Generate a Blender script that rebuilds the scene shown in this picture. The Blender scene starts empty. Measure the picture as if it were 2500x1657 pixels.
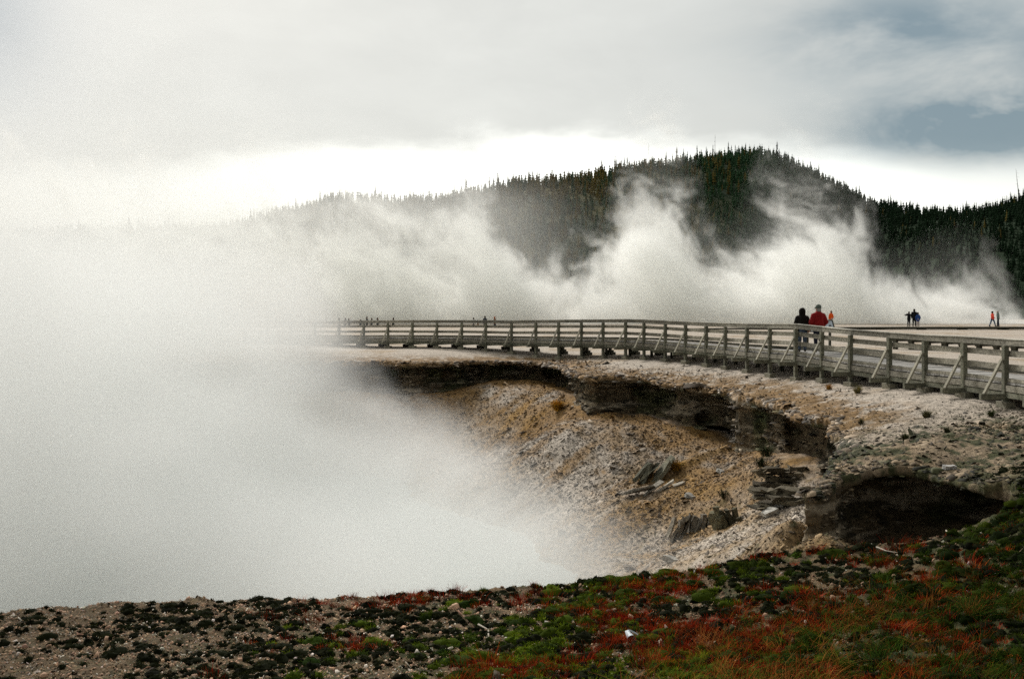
import bpy, math, random
import numpy as np
from mathutils import Vector

random.seed(7)
RNG = np.random.default_rng(11)
SC = bpy.context.scene
COL = SC.collection
R = math.radians

# ------------------------------------------------------------------ camera
CZ = 8.0                     # eye height over the pool (water surface at z = 0)
FPX = 2430.0                 # focal length in pixels of the 2500 px wide photograph
HOR = 764.0                  # row of the horizon
cd = bpy.data.cameras.new("camera")
cam = bpy.data.objects.new("camera", cd)
COL.objects.link(cam)
cam.location = (0, 0, CZ)
cam.rotation_euler = (R(90), 0, 0)
cd.sensor_width = 36.0
cd.lens = 36.0 * FPX / 2500.0
cd.shift_y = -(828.5 - HOR) / 2500.0
cd.clip_start = 0.1
cd.clip_end = 9000
SC.camera = cam

# ------------------------------------------------------------------ render settings
SC.render.engine = "CYCLES"
cy = SC.cycles
cy.use_adaptive_sampling = True
cy.adaptive_threshold = 0.015
cy.sample_clamp_indirect = 2.0
cy.sample_clamp_direct = 6.0
cy.use_denoising = False
cy.max_bounces = 14
cy.diffuse_bounces = 2
cy.glossy_bounces = 2
cy.transmission_bounces = 2
cy.transparent_max_bounces = 8
cy.volume_bounces = 12
cy.volume_step_rate = 1.6
cy.volume_max_steps = 256
SC.view_settings.view_transform = "Standard"
SC.view_settings.look = "None"
SC.view_settings.exposure = 0.38
SC.view_settings.gamma = 1.0

# ------------------------------------------------------------------ node helper
class NT:
    """small helper to write node trees as expressions"""
    def __init__(self, tree, geo=False):
        self.t = tree; self.geo = geo
    def n(self, typ, **props):
        nd = self.t.nodes.new(typ)
        for k, v in props.items():
            setattr(nd, k, v)
        return nd
    def put(self, sock, v):
        if isinstance(v, bpy.types.NodeSocket):
            self.t.links.new(v, sock)
        elif v is not None:
            sock.default_value = v
    def math(self, op, a, b=None, c=None, clamp=False):
        nd = self.n("ShaderNodeMath", operation=op, use_clamp=clamp)
        self.put(nd.inputs[0], a)
        if b is not None: self.put(nd.inputs[1], b)
        if c is not None: self.put(nd.inputs[2], c)
        return nd.outputs[0]
    def add(self, a, b): return self.math("ADD", a, b)
    def sub(self, a, b): return self.math("SUBTRACT", a, b)
    def mul(self, a, b): return self.math("MULTIPLY", a, b)
    def ramp(self, v, a, b, c=0.0, d=1.0, smooth=True):
        nd = self.n("ShaderNodeMapRange")
        nd.interpolation_type = "SMOOTHSTEP" if smooth else "LINEAR"
        self.put(nd.inputs[0], v)
        for i, q in zip((1, 2, 3, 4), (a, b, c, d)): self.put(nd.inputs[i], q)
        return nd.outputs[0]
    def noise(self, vec, scale=1.0, detail=4.0, rough=0.5, dist=0.0, color=False, lac=2.0):
        nd = self.n("ShaderNodeTexNoise")
        if vec is not None: self.put(nd.inputs["Vector"], vec)
        self.put(nd.inputs["Scale"], scale); self.put(nd.inputs["Detail"], detail)
        self.put(nd.inputs["Roughness"], rough); self.put(nd.inputs["Distortion"], dist)
        self.put(nd.inputs["Lacunarity"], lac)
        return nd.outputs["Color" if color else "Fac"]
    def vec(self, x, y, z):
        nd = self.n("ShaderNodeCombineXYZ")
        for i, v in enumerate((x, y, z)): self.put(nd.inputs[i], v)
        return nd.outputs[0]
    def xyz(self, v):
        nd = self.n("ShaderNodeSeparateXYZ"); self.put(nd.inputs[0], v)
        return nd.outputs[0], nd.outputs[1], nd.outputs[2]
    def vmath(self, op, a, b=None):
        nd = self.n("ShaderNodeVectorMath", operation=op)
        self.put(nd.inputs[0], a)
        if b is not None: self.put(nd.inputs[1], b)
        return nd.outputs[0]
    def mixc(self, f, a, b, mode="MIX"):
        nd = self.n("ShaderNodeMix", data_type="RGBA", blend_type=mode)
        self.put(nd.inputs[0], f); self.put(nd.inputs[6], a); self.put(nd.inputs[7], b)
        return nd.outputs[2]
    def curve(self, v, pts):
        nd = self.n("ShaderNodeFloatCurve")
        cm = nd.mapping.curves[0]
        while len(cm.points) > 2: cm.points.remove(cm.points[1])
        cm.points[0].location = pts[0]; cm.points[1].location = pts[-1]
        for p in pts[1:-1]: cm.points.new(*p)
        nd.mapping.update()
        self.put(nd.inputs["Value"], v)
        return nd.outputs[0]

def rgba(c): return (c[0], c[1], c[2], 1.0)

# ------------------------------------------------------------------ world: overcast sky with a bright band low over the hill
SUN_AZ, SUN_EL = R(-24), R(36)          # azimuth measured from +Y towards +X
w = bpy.data.worlds.new("World"); SC.world = w; w.use_nodes = True
T = NT(w.node_tree)
w.node_tree.nodes.clear()
tc = T.n("ShaderNodeTexCoord").outputs["Generated"]
dx, dy, dz = T.xyz(T.vmath("NORMALIZE", tc))
az = T.math("ARCTAN2", dx, dy)                       # 0 = north (+Y), + to the east
el = T.math("ARCSINE", dz)
sky = T.n("ShaderNodeTexSky", sky_type="NISHITA", sun_disc=False)
sky.sun_elevation = SUN_EL; sky.sun_rotation = SUN_AZ
sky.air_density = 1.0; sky.dust_density = 1.5
skyc = T.mixc(1.0, sky.outputs[0], (0.10, 0.10, 0.10, 1), "MULTIPLY")
v2 = T.vec(T.mul(az, 2.2), T.mul(el, 7.0), 0.0)
n1 = T.noise(v2, 1.3, 5, 0.55)
n2 = T.noise(T.vec(T.mul(az, 3.0), T.mul(el, 6.0), 3.7), 2.2, 5, 0.6, 0.3)
# bright band under the cloud deck: upper edge ~11 deg, slightly wavy; brighter towards az ~ +5 deg
edge = T.add(0.192, T.add(T.mul(T.sub(n1, 0.5), 0.10), T.mul(T.sub(n2, 0.5), 0.05)))
edge = T.sub(edge, T.mul(T.math("ABSOLUTE", T.sub(az, 0.12)), 0.05))
band = T.mul(T.ramp(el, edge, T.add(edge, -0.045)), T.ramp(el, -0.05, 0.10, 0.75, 1.0))
band = T.mul(band, T.mul(T.ramp(T.math("ABSOLUTE", T.sub(az, 0.08)), 0.25, 0.75, 1.0, 0.25), T.mul(T.ramp(az, -0.42, -0.04, 0.35, 1.0), T.ramp(az, 0.30, 0.44, 1.0, 0.6))))
deck = T.add(0.57, T.add(T.mul(T.sub(n1, 0.5), 0.16), T.mul(T.sub(n2, 0.5), 0.14)))
back = T.ramp(dy, -0.5, 0.45, 0.50, 1.0)             # unseen sky behind the viewer dimmed to deepen contrast
zen = T.ramp(el, 0.45, 1.2, 1.0, 1.1)
lum = T.mul(T.mul(T.add(deck, T.mul(band, 0.60)), back), zen)
cloud = T.mixc(1.0, (0.998, 1.0, 0.925, 1), T.vec(lum, lum, lum), "MULTIPLY")
# blue-grey gaps: right part of the view
def blob(a0, e0, ra, re):
    q = T.add(T.math("POWER", T.mul(T.sub(az, a0), 1 / ra), 2.0), T.math("POWER", T.mul(T.sub(el, e0), 1 / re), 2.0))
    return T.math("EXPONENT", T.mul(q, -1.0))
gap = T.add(T.add(T.mul(blob(0.47, 0.170, 0.14, 0.032), 2.0), T.mul(blob(0.36, 0.26, 0.13, 0.05), 0.95)),
            T.add(T.mul(blob(0.54, 0.22, 0.12, 0.06), 0.55), T.mul(blob(-0.50, 0.26, 0.06, 0.07), 0.45)))
gap = T.mul(gap, T.ramp(n2, 0.12, 0.66))
gap = T.math("MINIMUM", gap, 0.92)
greyc = (0.10, 0.165, 0.20, 1)
gap2 = T.mul(blob(-0.52, 0.27, 0.10, 0.12), 0.45)
cloud = T.mixc(gap2, cloud, (0.36, 0.38, 0.44, 1))
cloud = T.mixc(T.mul(gap, 0.92), cloud, greyc)
final = T.mixc(0.90, skyc, cloud)
bg = T.n("ShaderNodeBackground"); T.put(bg.inputs[0], final); bg.inputs[1].default_value = 1.0
T.t.links.new(bg.outputs[0], T.n("ShaderNodeOutputWorld").inputs[0])

# ------------------------------------------------------------------ sun behind thin cloud
sl = bpy.data.lights.new("sun", "SUN"); sl.energy = 2.7; sl.angle = R(9); sl.color = (1.0, 0.965, 0.91)
sun = bpy.data.objects.new("sun", sl); COL.objects.link(sun)
d = Vector((math.sin(SUN_AZ) * math.cos(SUN_EL), math.cos(SUN_AZ) * math.cos(SUN_EL), math.sin(SUN_EL)))
sun.rotation_euler = (-d).to_track_quat("-Z", "Y").to_euler()
sun.location = (0, 0, 60)
# ------------------------------------------------------------------ numpy noise
_LAT = np.random.default_rng(5).random((64, 64, 64), dtype=np.float32)
def vnoise(x, y, z):
    """smooth value noise, -1..1"""
    x = np.asarray(x, np.float32); y = np.asarray(y, np.float32); z = np.asarray(z, np.float32)
    x, y, z = np.broadcast_arrays(x, y, z)
    xi = np.floor(x).astype(np.int32); yi = np.floor(y).astype(np.int32); zi = np.floor(z).astype(np.int32)
    fx = x - xi; fy = y - yi; fz = z - zi
    fx = fx * fx * (3 - 2 * fx); fy = fy * fy * (3 - 2 * fy); fz = fz * fz * (3 - 2 * fz)
    x0 = xi & 63; y0 = yi & 63; z0 = zi & 63
    x1 = (xi + 1) & 63; y1 = (yi + 1) & 63; z1 = (zi + 1) & 63
    L = _LAT
    a = L[x0, y0, z0] * (1 - fx) + L[x1, y0, z0] * fx
    b = L[x0, y1, z0] * (1 - fx) + L[x1, y1, z0] * fx
    c = L[x0, y0, z1] * (1 - fx) + L[x1, y0, z1] * fx
    e = L[x0, y1, z1] * (1 - fx) + L[x1, y1, z1] * fx
    a = a * (1 - fy) + b * fy; c = c * (1 - fy) + e * fy
    return (a * (1 - fz) + c * fz) * 2 - 1
def fbm(x, y, z=0.0, oct=4, rough=0.5, lac=2.03):
    s = 0; amp = 1.0; tot = 0; f = 1.0
    for i in range(oct):
        s = s + amp * vnoise(x * f + 17.3 * i, y * f + 5.1 * i, z * f + 9.7 * i)
        tot += amp; amp *= rough; f *= lac
    return s / tot
def ss(v, a, b):
    t = np.clip((v - a) / (b - a), 0, 1)
    return t * t * (3 - 2 * t)

# ------------------------------------------------------------------ mesh helpers
def link(name, me, mat=None, parent=None, smooth=False):
    o = bpy.data.objects.new(name, me)
    COL.objects.link(o)
    if mat is not None: me.materials.append(mat)
    if parent is not None: o.parent = parent
    if smooth: me.shade_smooth()
    return o
def np_mesh(name, verts, faces, col=None):
    """faces: (n,3) or (n,4) array"""
    me = bpy.data.meshes.new(name)
    verts = np.ascontiguousarray(verts, np.float32); faces = np.ascontiguousarray(faces, np.int32)
    k = faces.shape[1]
    me.vertices.add(len(verts)); me.vertices.foreach_set("co", verts.ravel())
    me.loops.add(faces.size); me.loops.foreach_set("vertex_index", faces.ravel())
    me.polygons.add(len(faces)); me.polygons.foreach_set("loop_start", np.arange(0, faces.size, k, dtype=np.int32))
    me.polygons.foreach_set("loop_total", np.full(len(faces), k, np.int32))
    me.update(calc_edges=True)
    if col is not None:
        a = me.color_attributes.new("Col", "FLOAT_COLOR", "POINT")
        c = np.ones((len(verts), 4), np.float32); c[:, :3] = col
        a.data.foreach_set("color", c.ravel())
    return me
def prune(verts, faces, keep_face):
    faces = faces[keep_face]
    used = np.zeros(len(verts), bool); used[faces.ravel()] = True
    idx = np.cumsum(used) - 1
    return verts[used], idx[faces], used
class MB:
    """collects boxes, beams, tubes into one mesh"""
    def __init__(self): self.v = []; self.f = []
    def add(self, vs, fs):
        b = len(self.v); self.v += [tuple(p) for p in vs]; self.f += [tuple(b + i for i in q) for q in fs]
    def beam(self, a, b, w, h, up=(0, 0, 1), jitter=0.0):
        """box of section w (sideways) x h (up) from a to b, centred on the line"""
        a = Vector(a); b = Vector(b); t = (b - a).normalized(); u = Vector(up)
        s = t.cross(u)
        if s.length < 1e-4: s = t.cross(Vector((1, 0, 0)))
        s.normalize(); u = s.cross(t).normalized()
        vs = []
        for p in (a, b):
            for sx, sz in ((-1, -1), (1, -1), (1, 1), (-1, 1)):
                vs.append(p + s * (w / 2 * sx + random.uniform(-jitter, jitter)) + u * (h / 2 * sz + random.uniform(-jitter, jitter)))
        self.add(vs, [(0, 3, 2, 1), (4, 5, 6, 7), (0, 1, 5, 4), (1, 2, 6, 5), (2, 3, 7, 6), (3, 0, 4, 7)])
        return self
    def tube(self, pts, rad, n=6):
        pts = [Vector(p) for p in pts]; rad = [rad] * len(pts) if isinstance(rad, (int, float)) else rad
        base = len(self.v); up = Vector((0.13, 0.21, 1)).normalized()
        for i, p in enumerate(pts):
            t = (pts[min(i + 1, len(pts) - 1)] - pts[max(i - 1, 0)]).normalized()
            s = t.cross(up)
            if s.length < 0.05: s = t.cross(Vector((1, 0, 0)))
            s.normalize(); u = s.cross(t)
            for k in range(n):
                a = 2 * math.pi * k / n
                self.v.append(tuple(p + (s * math.cos(a) + u * math.sin(a)) * rad[i]))
        for i in range(len(pts) - 1):
            for k in range(n):
                a = base + i * n + k; b = base + i * n + (k + 1) % n
                self.f.append((a, b, b + n, a + n))
        self.f.append(tuple(base + k for k in reversed(range(n))))
        self.f.append(tuple(base + (len(pts) - 1) * n + k for k in range(n)))
        return self
    def build(self, name, mat, parent=None, smooth=False, bevel=0.0):
        me = bpy.data.meshes.new(name); me.from_pydata(self.v, [], self.f); me.update()
        o = link(name, me, mat, parent, smooth)
        if bevel:
            m = o.modifiers.new("bevel", "BEVEL"); m.width = bevel; m.segments = 1
        return o
def tag(o, label=None, cat=None, group=None, kind=None):
    if label: o["label"] = label
    if cat: o["category"] = cat
    if group: o["group"] = group
    if kind: o["kind"] = kind
    return o
def empty(name, loc=(0, 0, 0), rz=0.0):
    o = bpy.data.objects.new(name, None); COL.objects.link(o); o.location = loc; o.rotation_euler = (0, 0, rz)
    o.empty_display_size = 0.2
    return o
def at(px, py, z=None, Y=None):
    """world point behind a photograph pixel, given its height or its distance"""
    if Y is None: Y = (CZ - z) * FPX / (py - HOR)
    return np.array([(px - 1250.0) / FPX * Y, Y, CZ - (py - HOR) / FPX * Y])

# ------------------------------------------------------------------ materials
def new_mat(name):
    m = bpy.data.materials.new(name); m.use_nodes = True
    m.node_tree.nodes.clear()
    t = NT(m.node_tree)
    out = t.n("ShaderNodeOutputMaterial")
    return m, t, out
def principled(t, out, col, rough=0.9, spec=0.2, normal=None):
    b = t.n("ShaderNodeBsdfPrincipled")
    t.put(b.inputs["Base Color"], col); t.put(b.inputs["Roughness"], rough)
    b.inputs["Specular IOR Level"].default_value = spec
    if normal is not None: t.put(b.inputs["Normal"], normal)
    t.t.links.new(b.outputs[0], out.inputs[0])
    return b
def bump(t, h, strength=0.5, dist=0.05):
    n = t.n("ShaderNodeBump"); t.put(n.inputs["Height"], h)
    n.inputs["Strength"].default_value = strength; n.inputs["Distance"].default_value = dist
    return n.outputs[0]
def flat_mat(name, col, rough=0.8, var=0.25, scale=30.0, spec=0.2):
    m, t, out = new_mat(name)
    co = t.n("ShaderNodeTexCoord").outputs["Object"]
    n = t.noise(co, scale, 4, 0.6)
    c = t.mixc(t.ramp(n, 0.3, 0.7), rgba([q * (1 - var) for q in col]), rgba([min(1, q * (1 + var)) for q in col]))
    principled(t, out, c, rough, spec, bump(t, n, 0.3, 0.01))
    return m
# ------------------------------------------------------------------ terrain control data
def tps_fit(P, v, lam=0.0):
    P = np.asarray(P, float); v = np.asarray(v, float); n = len(P)
    S = 20.0
    r = np.linalg.norm(P[:, None] - P[None], axis=2) / S
    K = np.where(r > 0, r * r * np.log(r + 1e-12), 0) + lam * np.eye(n)
    A = np.zeros((n + 3, n + 3)); A[:n, :n] = K; A[:n, n] = 1; A[:n, n + 1:] = P / S; A[n, :n] = 1; A[n + 1:, :n] = P.T / S
    c = np.linalg.solve(A, np.r_[v, 0, 0, 0])
    def f(x, y):
        sh = np.shape(x); x = np.ravel(x).astype(np.float32); y = np.ravel(y).astype(np.float32); o = np.full(len(x), c[n], np.float32)
        o += c[n + 1] * x / S + c[n + 2] * y / S
        for i in range(n):
            r2 = ((x - P[i, 0]) ** 2 + (y - P[i, 1]) ** 2) / (S * S) + 1e-9
            o += np.float32(c[i] * 0.5) * r2 * np.log(r2)
        return o.reshape(sh)
    return f

# rim of the crater: photograph pixel + height of the lip, undercut depth (m), height of the wall's foot
FAR = [(700, 884, 5.20, .4, 3.4), (830, 885, 5.2, .5, 3.4), (930, 885, 5.2, .6, 3.4), (1010, 887, 5.2, .8, 3.5), (1100, 886, 5.2, 1.6, 3.5), (1180, 884, 5.2, 2.2, 4.0), (1250, 884, 5.2, 2.4, 4.2),
       (1320, 887, 5.2, 2.2, 4.1), (1368, 895, 5.2, 1.5, 3.9), (1402, 911, 5.15, .5, 3.7), (1440, 921, 5.1, .35, 3.5), (1500, 921, 5.1, .8, 3.4),
       (1560, 923, 5.1, 1.3, 3.5), (1620, 931, 5.1, 1.5, 3.4), (1680, 942, 5.0, 1.7, 3.25), (1740, 950, 5.0, 1.9, 3.05), (1786, 957, 5.0, .9, 3.0), (1804, 966, 5.0, .0, 3.0), (1850, 975, 5.0, .5, 3.2),
       (1900, 992, 5.0, .9, 3.4), (1935, 1012, 5.0, 2.0, 3.4), (1975, 1022, 5.0, 2.5, 3.2), (2010, 1026, 5.0, 2.4, 3.1), (2036, 1038, 4.95, 1.9, 3.1), (2050, 1064, 4.92, 1.2, 3.0), (2043, 1095, 4.9, .8, 3.0), (2028, 1138, 4.85, .15, 2.9),
       (1986, 1167, 4.8, .0, 3.0), (1972, 1196, 4.64, .0, 3.0), (2032, 1190, 4.62, .0, 3.1), (2062, 1168, 4.72, .1, 3.2), (2115, 1150, 4.85, 1.2, 3.3), (2200, 1144, 4.88, 2.4, 3.5), (2280, 1158, 4.86, 2.4, 3.6), (2350, 1178, 4.84, 2.2, 3.8), (2415, 1200, 4.78, 1.9, 4.0),
       (2452, 1216, 4.72, 1.4, 4.1), (2474, 1240, 4.66, .8, 4.2)]
NEAR = [(2440, 1252, 4.62, 0, 4.6), (2350, 1268, 4.52, 0, 4.5), (2200, 1310, 4.30, 0, 4.3), (2050, 1342, 4.10, 0, 4.1), (1950, 1352, 4.00, 0, 3.9), (1850, 1365, 3.90, 0, 3.8), (1750, 1383, 3.80, 0, 3.7),
        (1650, 1398, 3.72, 0, 3.6), (1560, 1408, 3.66, 0, 3.6), (1430, 1421, 3.58, 0, 3.5), (1250, 1432, 3.52, 0, 3.4), (1000, 1448, 3.45, 0, 3.4), (800, 1456, 3.42, 0, 3.4), (650, 1468, 3.34, 0, 3.3), (570, 1456, 3.46, 0, 3.3),
        (430, 1461, 3.44, 0, 3.3), (280, 1474, 3.40, 0, 3.3), (100, 1488, 3.36, 0, 3.3), (0, 1496, 3.35, 0, 3.3), (-150, 1506, 3.3, 0, 3.2)]
rim = []
for px, py, z, u, b in FAR:
    p = at(px, py, z=z); rim.append([p[0], p[1], z, u, b, 1])
for px, py, z, u, b in NEAR:
    p = at(px, py, z=z); rim.append([p[0], p[1], z, u, b, 0])
for x, y, z, b, f in ((-14, 15.5, 3.4, 3.3, 0), (-22, 17, 3.7, 3.4, 0), (-33, 22, 4.4, 3.4, 1), (-41, 31, 5, 3.4, 1), (-43, 42, 5.2, 3.4, 1), (-37, 53, 5.2, 3.4, 1), (-27, 58, 5.2, 3.4, 1)):
    rim.append([x, y, z, 0.4, b, f])
rim = np.array(rim)
def catmull(P, step=0.25):
    out = []; n = len(P)
    for i in range(n):
        p0, p1, p2, p3 = P[i - 1], P[i], P[(i + 1) % n], P[(i + 2) % n]
        k = max(2, int(np.linalg.norm(p2[:2] - p1[:2]) / step))
        for j in range(k):
            t = j / k
            lin = p1 + (p2 - p1) * t
            cr = 0.5 * ((2 * p1) + (-p0 + p2) * t + (2 * p0 - 5 * p1 + 4 * p2 - p3) * t * t + (-p0 + 3 * p1 - 3 * p2 + p3) * t ** 3)
            out.append(lin * 0.4 + cr * 0.6)
    return np.array(out)
RIM = catmull(rim)
# 2-D grid: signed distance to the rim (+ inside the crater) and attributes of the nearest rim point
GX0, GX1, GY0, GY1, GS = -52.0, 16.0, 8.0, 66.0, 0.12
gx = np.arange(GX0, GX1, GS, dtype=np.float32); gy = np.arange(GY0, GY1, GS, dtype=np.float32)
PX, PY = np.meshgrid(gx, gy, indexing="ij")
best = np.full(PX.shape, 1e9, np.float32); arr = np.zeros(PX.shape + (5,), np.float32); inside = np.zeros(PX.shape, bool)
sl_len = np.r_[0, np.cumsum(np.linalg.norm(np.roll(RIM[:, :2], -1, 0) - RIM[:, :2], axis=1))]
for i in range(len(RIM)):
    a = RIM[i]; b = RIM[(i + 1) % len(RIM)]
    ab = b[:2] - a[:2]; L2 = ab @ ab
    t = np.clip(((PX - a[0]) * ab[0] + (PY - a[1]) * ab[1]) / L2, 0, 1)
    dd = np.hypot(PX - a[0] - t * ab[0], PY - a[1] - t * ab[1])
    m = dd < best
    best[m] = dd[m]
    for k in range(4): arr[..., k][m] = (a[2 + k] + (b[2 + k] - a[2 + k]) * t)[m]
    arr[..., 4][m] = (sl_len[i] + t * math.sqrt(L2))[m]
    if a[1] != b[1]:
        c = ((a[1] > PY) != (b[1] > PY)) & (PX < (b[0] - a[0]) * (PY - a[1]) / (b[1] - a[1]) + a[0])
        inside ^= c
SD = np.where(inside, best, -best).astype(np.float32)
def smooth2(A, k):
    for _ in range(k):
        B = A.copy(); B[1:-1, 1:-1] = (A[1:-1, 1:-1] * 4 + A[:-2, 1:-1] + A[2:, 1:-1] + A[1:-1, :-2] + A[1:-1, 2:]) / 8; A = B
    return A
ATT = [smooth2(arr[..., k], 6) for k in range(4)]   # lip z, undercut, foot z, is_far
def g2(A, x, y, out=None):
    fx = np.clip((x - GX0) / GS, 0, len(gx) - 1.001); fy = np.clip((y - GY0) / GS, 0, len(gy) - 1.001)
    i = fx.astype(np.int32); j = fy.astype(np.int32); u = fx - i; v = fy - j
    r = A[i, j] * (1 - u) * (1 - v) + A[i + 1, j] * u * (1 - v) + A[i, j + 1] * (1 - u) * v + A[i + 1, j + 1] * u * v
    if out is not None:
        r = np.where((x < GX0) | (x > GX1) | (y < GY0) | (y > GY1), out, r)
    return r
def sdf(x, y): return g2(SD, x, y, -30.0)

# ground outside the crater
gp = [];
def G_(px, py, z): p = at(px, py, z=z); gp.append((p[0], p[1], z))
for r in RIM[::10]: gp.append((r[0], r[1], r[2]))
nrm = np.roll(RIM[:, :2], -1, 0) - np.roll(RIM[:, :2], 1, 0)
nrm = np.c_[nrm[:, 1], -nrm[:, 0]]; nrm /= np.linalg.norm(nrm, axis=1)[:, None]
for i in range(0, len(RIM), 16):
    r = RIM[i]
    if r[5] > 0.5 and r[1] > 24:
        for s in (1, -1):
            q = r[:2] + nrm[i] * s * 3.2
            if sdf(q[0], q[1]) < -2.6: gp.append((q[0], q[1], 5.6))
for q in ((2400, 1000, 5.50), (2480, 1060, 5.35), (2300, 1050, 5.35), (2250, 1110, 5.12), (2400, 1120, 5.08), (2480, 1200, 4.95), (2490, 1300, 4.72), (2400, 1320, 4.52), (2400, 1400, 4.38),
          (2200, 1400, 4.18), (2400, 1600, 4.12), (2000, 1600, 3.98), (2000, 1450, 3.98), (1530, 1556, 3.66), (1250, 1520, 3.56), (1250, 1640, 3.78), (800, 1600, 3.70), (300, 1600, 3.66), (0, 1560, 3.6), (1250, 1900, 4.2), (600, 1900, 4.15), (2000, 1900, 4.3)):
    G_(*q)
for q in ((0, 0, 5.0), (-15, 2, 4.6), (15, 4, 5.0), (16, 14, 5.0), (20, 22, 5.5), (20, 34, 5.75), (12, 40, 5.7), (25, 50, 5.8), (10, 60, 5.7), (-10, 63, 5.65), (-30, 66, 5.65), (0, 75, 5.75), (30, 75, 5.85), (-40, 75, 5.8),
          (-55, 40, 5.6), (-50, 15, 4.8), (-25, 5, 4.4), (50, 20, 5.8), (60, 60, 5.9), (40, -10, 5.4), (-40, -10, 5), (0, -15, 5.2), (-60, 90, 5.9), (0, 95, 6.1), (60, 95, 6.1)):
    gp.append(q)
gp = np.array(gp); _G = tps_fit(gp[:, :2], gp[:, 2], 1e-4)
GGX = np.arange(-80, 80, 0.4, dtype=np.float32); GGY = np.arange(-24, 110, 0.4, dtype=np.float32)
_A, _B = np.meshgrid(GGX, GGY, indexing="ij"); GG = _G(_A, _B)
def Gsmooth(x, y):
    fx = np.clip((x + 80) / 0.4, 0, len(GGX) - 1.001); fy = np.clip((y + 24) / 0.4, 0, len(GGY) - 1.001)
    i = fx.astype(np.int32); j = fy.astype(np.int32); u = fx - i; v = fy - j
    r = GG[i, j] * (1 - u) * (1 - v) + GG[i + 1, j] * u * (1 - v) + GG[i, j + 1] * (1 - u) * v + GG[i + 1, j + 1] * u * v
    k = ss(np.hypot(x, y - 30), 60, 85)
    return r * (1 - k) + 6.2 * k
def rough_zone(x, y, s):
    """how flaky the ground is: 1 along the crater lip and on the near slope, 0 on the smooth sinter flat"""
    lip = ss(s, -3.6, -1.0) * ss(y, 14, 22)
    right = ss(26 - y + 0.25 * (x - 10), 0, 6)
    return np.clip(np.maximum(lip, right), 0, 1)
def Gfull(x, y, s=None):
    if s is None: s = sdf(x, y)
    rz = rough_zone(x, y, s)
    near = ss(60 - np.hypot(x, y), 0, 20)
    h = Gsmooth(x, y)
    h = h + 0.05 * fbm(x * 0.5, y * 0.5, 1.0, 3) * near
    n = fbm(x * 2.2, y * 2.2, 4.0, 4, 0.6)
    h = h + rz * (0.07 * n + 0.045 * np.abs(fbm(x * 6, y * 6, 8.0, 3, 0.6)) + 0.02 * vnoise(x * 22, y * 22, 3.3)) * near
    h = h + (1 - rz) * 0.015 * n * near
    return h

# crater slope and bed
tp = []
for r, n_ in zip(RIM[::8], nrm[::8]):
    far = r[5] > 0.5
    tp.append((r[0], r[1], r[4] - (.5 if r[1] < 24 else 0) if far else r[2] - (1.1 if r[0] > 5.4 else 0)))
    if far:
        for s in (1, -1):
            q = r[:2] + n_ * s * 2.4
            if sdf(q[0], q[1]) < -1.6: tp.append((q[0], q[1], r[4] - .25))
def T_(px, py, z): p = at(px, py, z=z); tp.append((p[0], p[1], z))
for q in ((1290, 1310, 0), (1400, 1400, 0), (1100, 1250, 0), (1000, 1205, 0), (850, 1160, 0), (1500, 1350, .5), (1600, 1385, .8), (1700, 1335, 1.5), (1850, 1325, 2.6), (1940, 1320, 3.2),
          (1800, 1245, 2.1), (1900, 1200, 2.9), (1650, 1230, 1.7), (1500, 1230, 1.48), (1400, 1150, 1.8), (1500, 1100, 2.54), (1300, 1080, 1.9), (1200, 1030, 2.4), (1650, 1130, 2.35), (1760, 1150, 2.5), (1150, 1130, .9), (1000, 1050, 1.9), (850, 1020, 1.9)):
    T_(*q)
for q in ((1, 24, -0.2), (-3, 22, -.3), (-3, 30, -1), (-8, 30, -2), (-15, 28, -2), (-15, 40, -2), (-25, 35, -2), (-30, 45, -1.5), (-8, 21, .5), (-18, 21, .5), (-28, 50, 0), (2.9, 42.3, 3.3), (3.5, 42.3, 3.3), (2.5, 41.0, 2.7), (3.2, 21.5, 1.2), (4.9, 19.3, 3.3), (4.2, 19.8, 2.8), (5.6, 19.2, 4.1), (5.9, 18.5, 3.85), (5.4, 18.0, 3.8), (6.45, 18.7, 3.1), (7.2, 18.6, 2.6), (8, 18.4, 2.6), (4.8, 22, 2.0)):
    tp.append(q)
tp = np.array(tp); _T = tps_fit(tp[:, :2], tp[:, 2], 2e-4)
TG = _T(PX, PY)
def Tfull(x, y):
    h = g2(TG, x, y)
    s = sdf(x, y); fz = g2(ATT[2], x, y); fr = g2(ATT[3], x, y)
    cap = fz + .25 - .12 * np.clip(s, -2, 3)
    h = h - np.maximum(h - cap, 0) * ss(s, 5.0, 1.5) * ss(fr, .3, .7) * ss(y, 21.5, 24)
    n = fbm(x * 0.9, y * 0.9, 2.0, 4, 0.55)
    # shallow gullies running down the slope towards the pool
    h = h + 0.16 * n + 0.05 * fbm(x * 4, y * 4, 7.0, 3, 0.6) + 0.03 * np.abs(vnoise(x * 9, y * 9, 1.0))
    a, b = at(1805, 1108, z=2.8)[:2], at(1560, 1245, z=.85)[:2]; ab = b - a
    t = np.clip(((x - a[0]) * ab[0] + (y - a[1]) * ab[1]) / (ab @ ab), 0, 1)
    dd = np.hypot(x - a[0] - t * ab[0], y - a[1] - t * ab[1])
    h = h + .26 * np.exp(-(dd / .38) ** 2) * ss(t, 0, .15) * ss(t, 1, .8)
    return h

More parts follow.
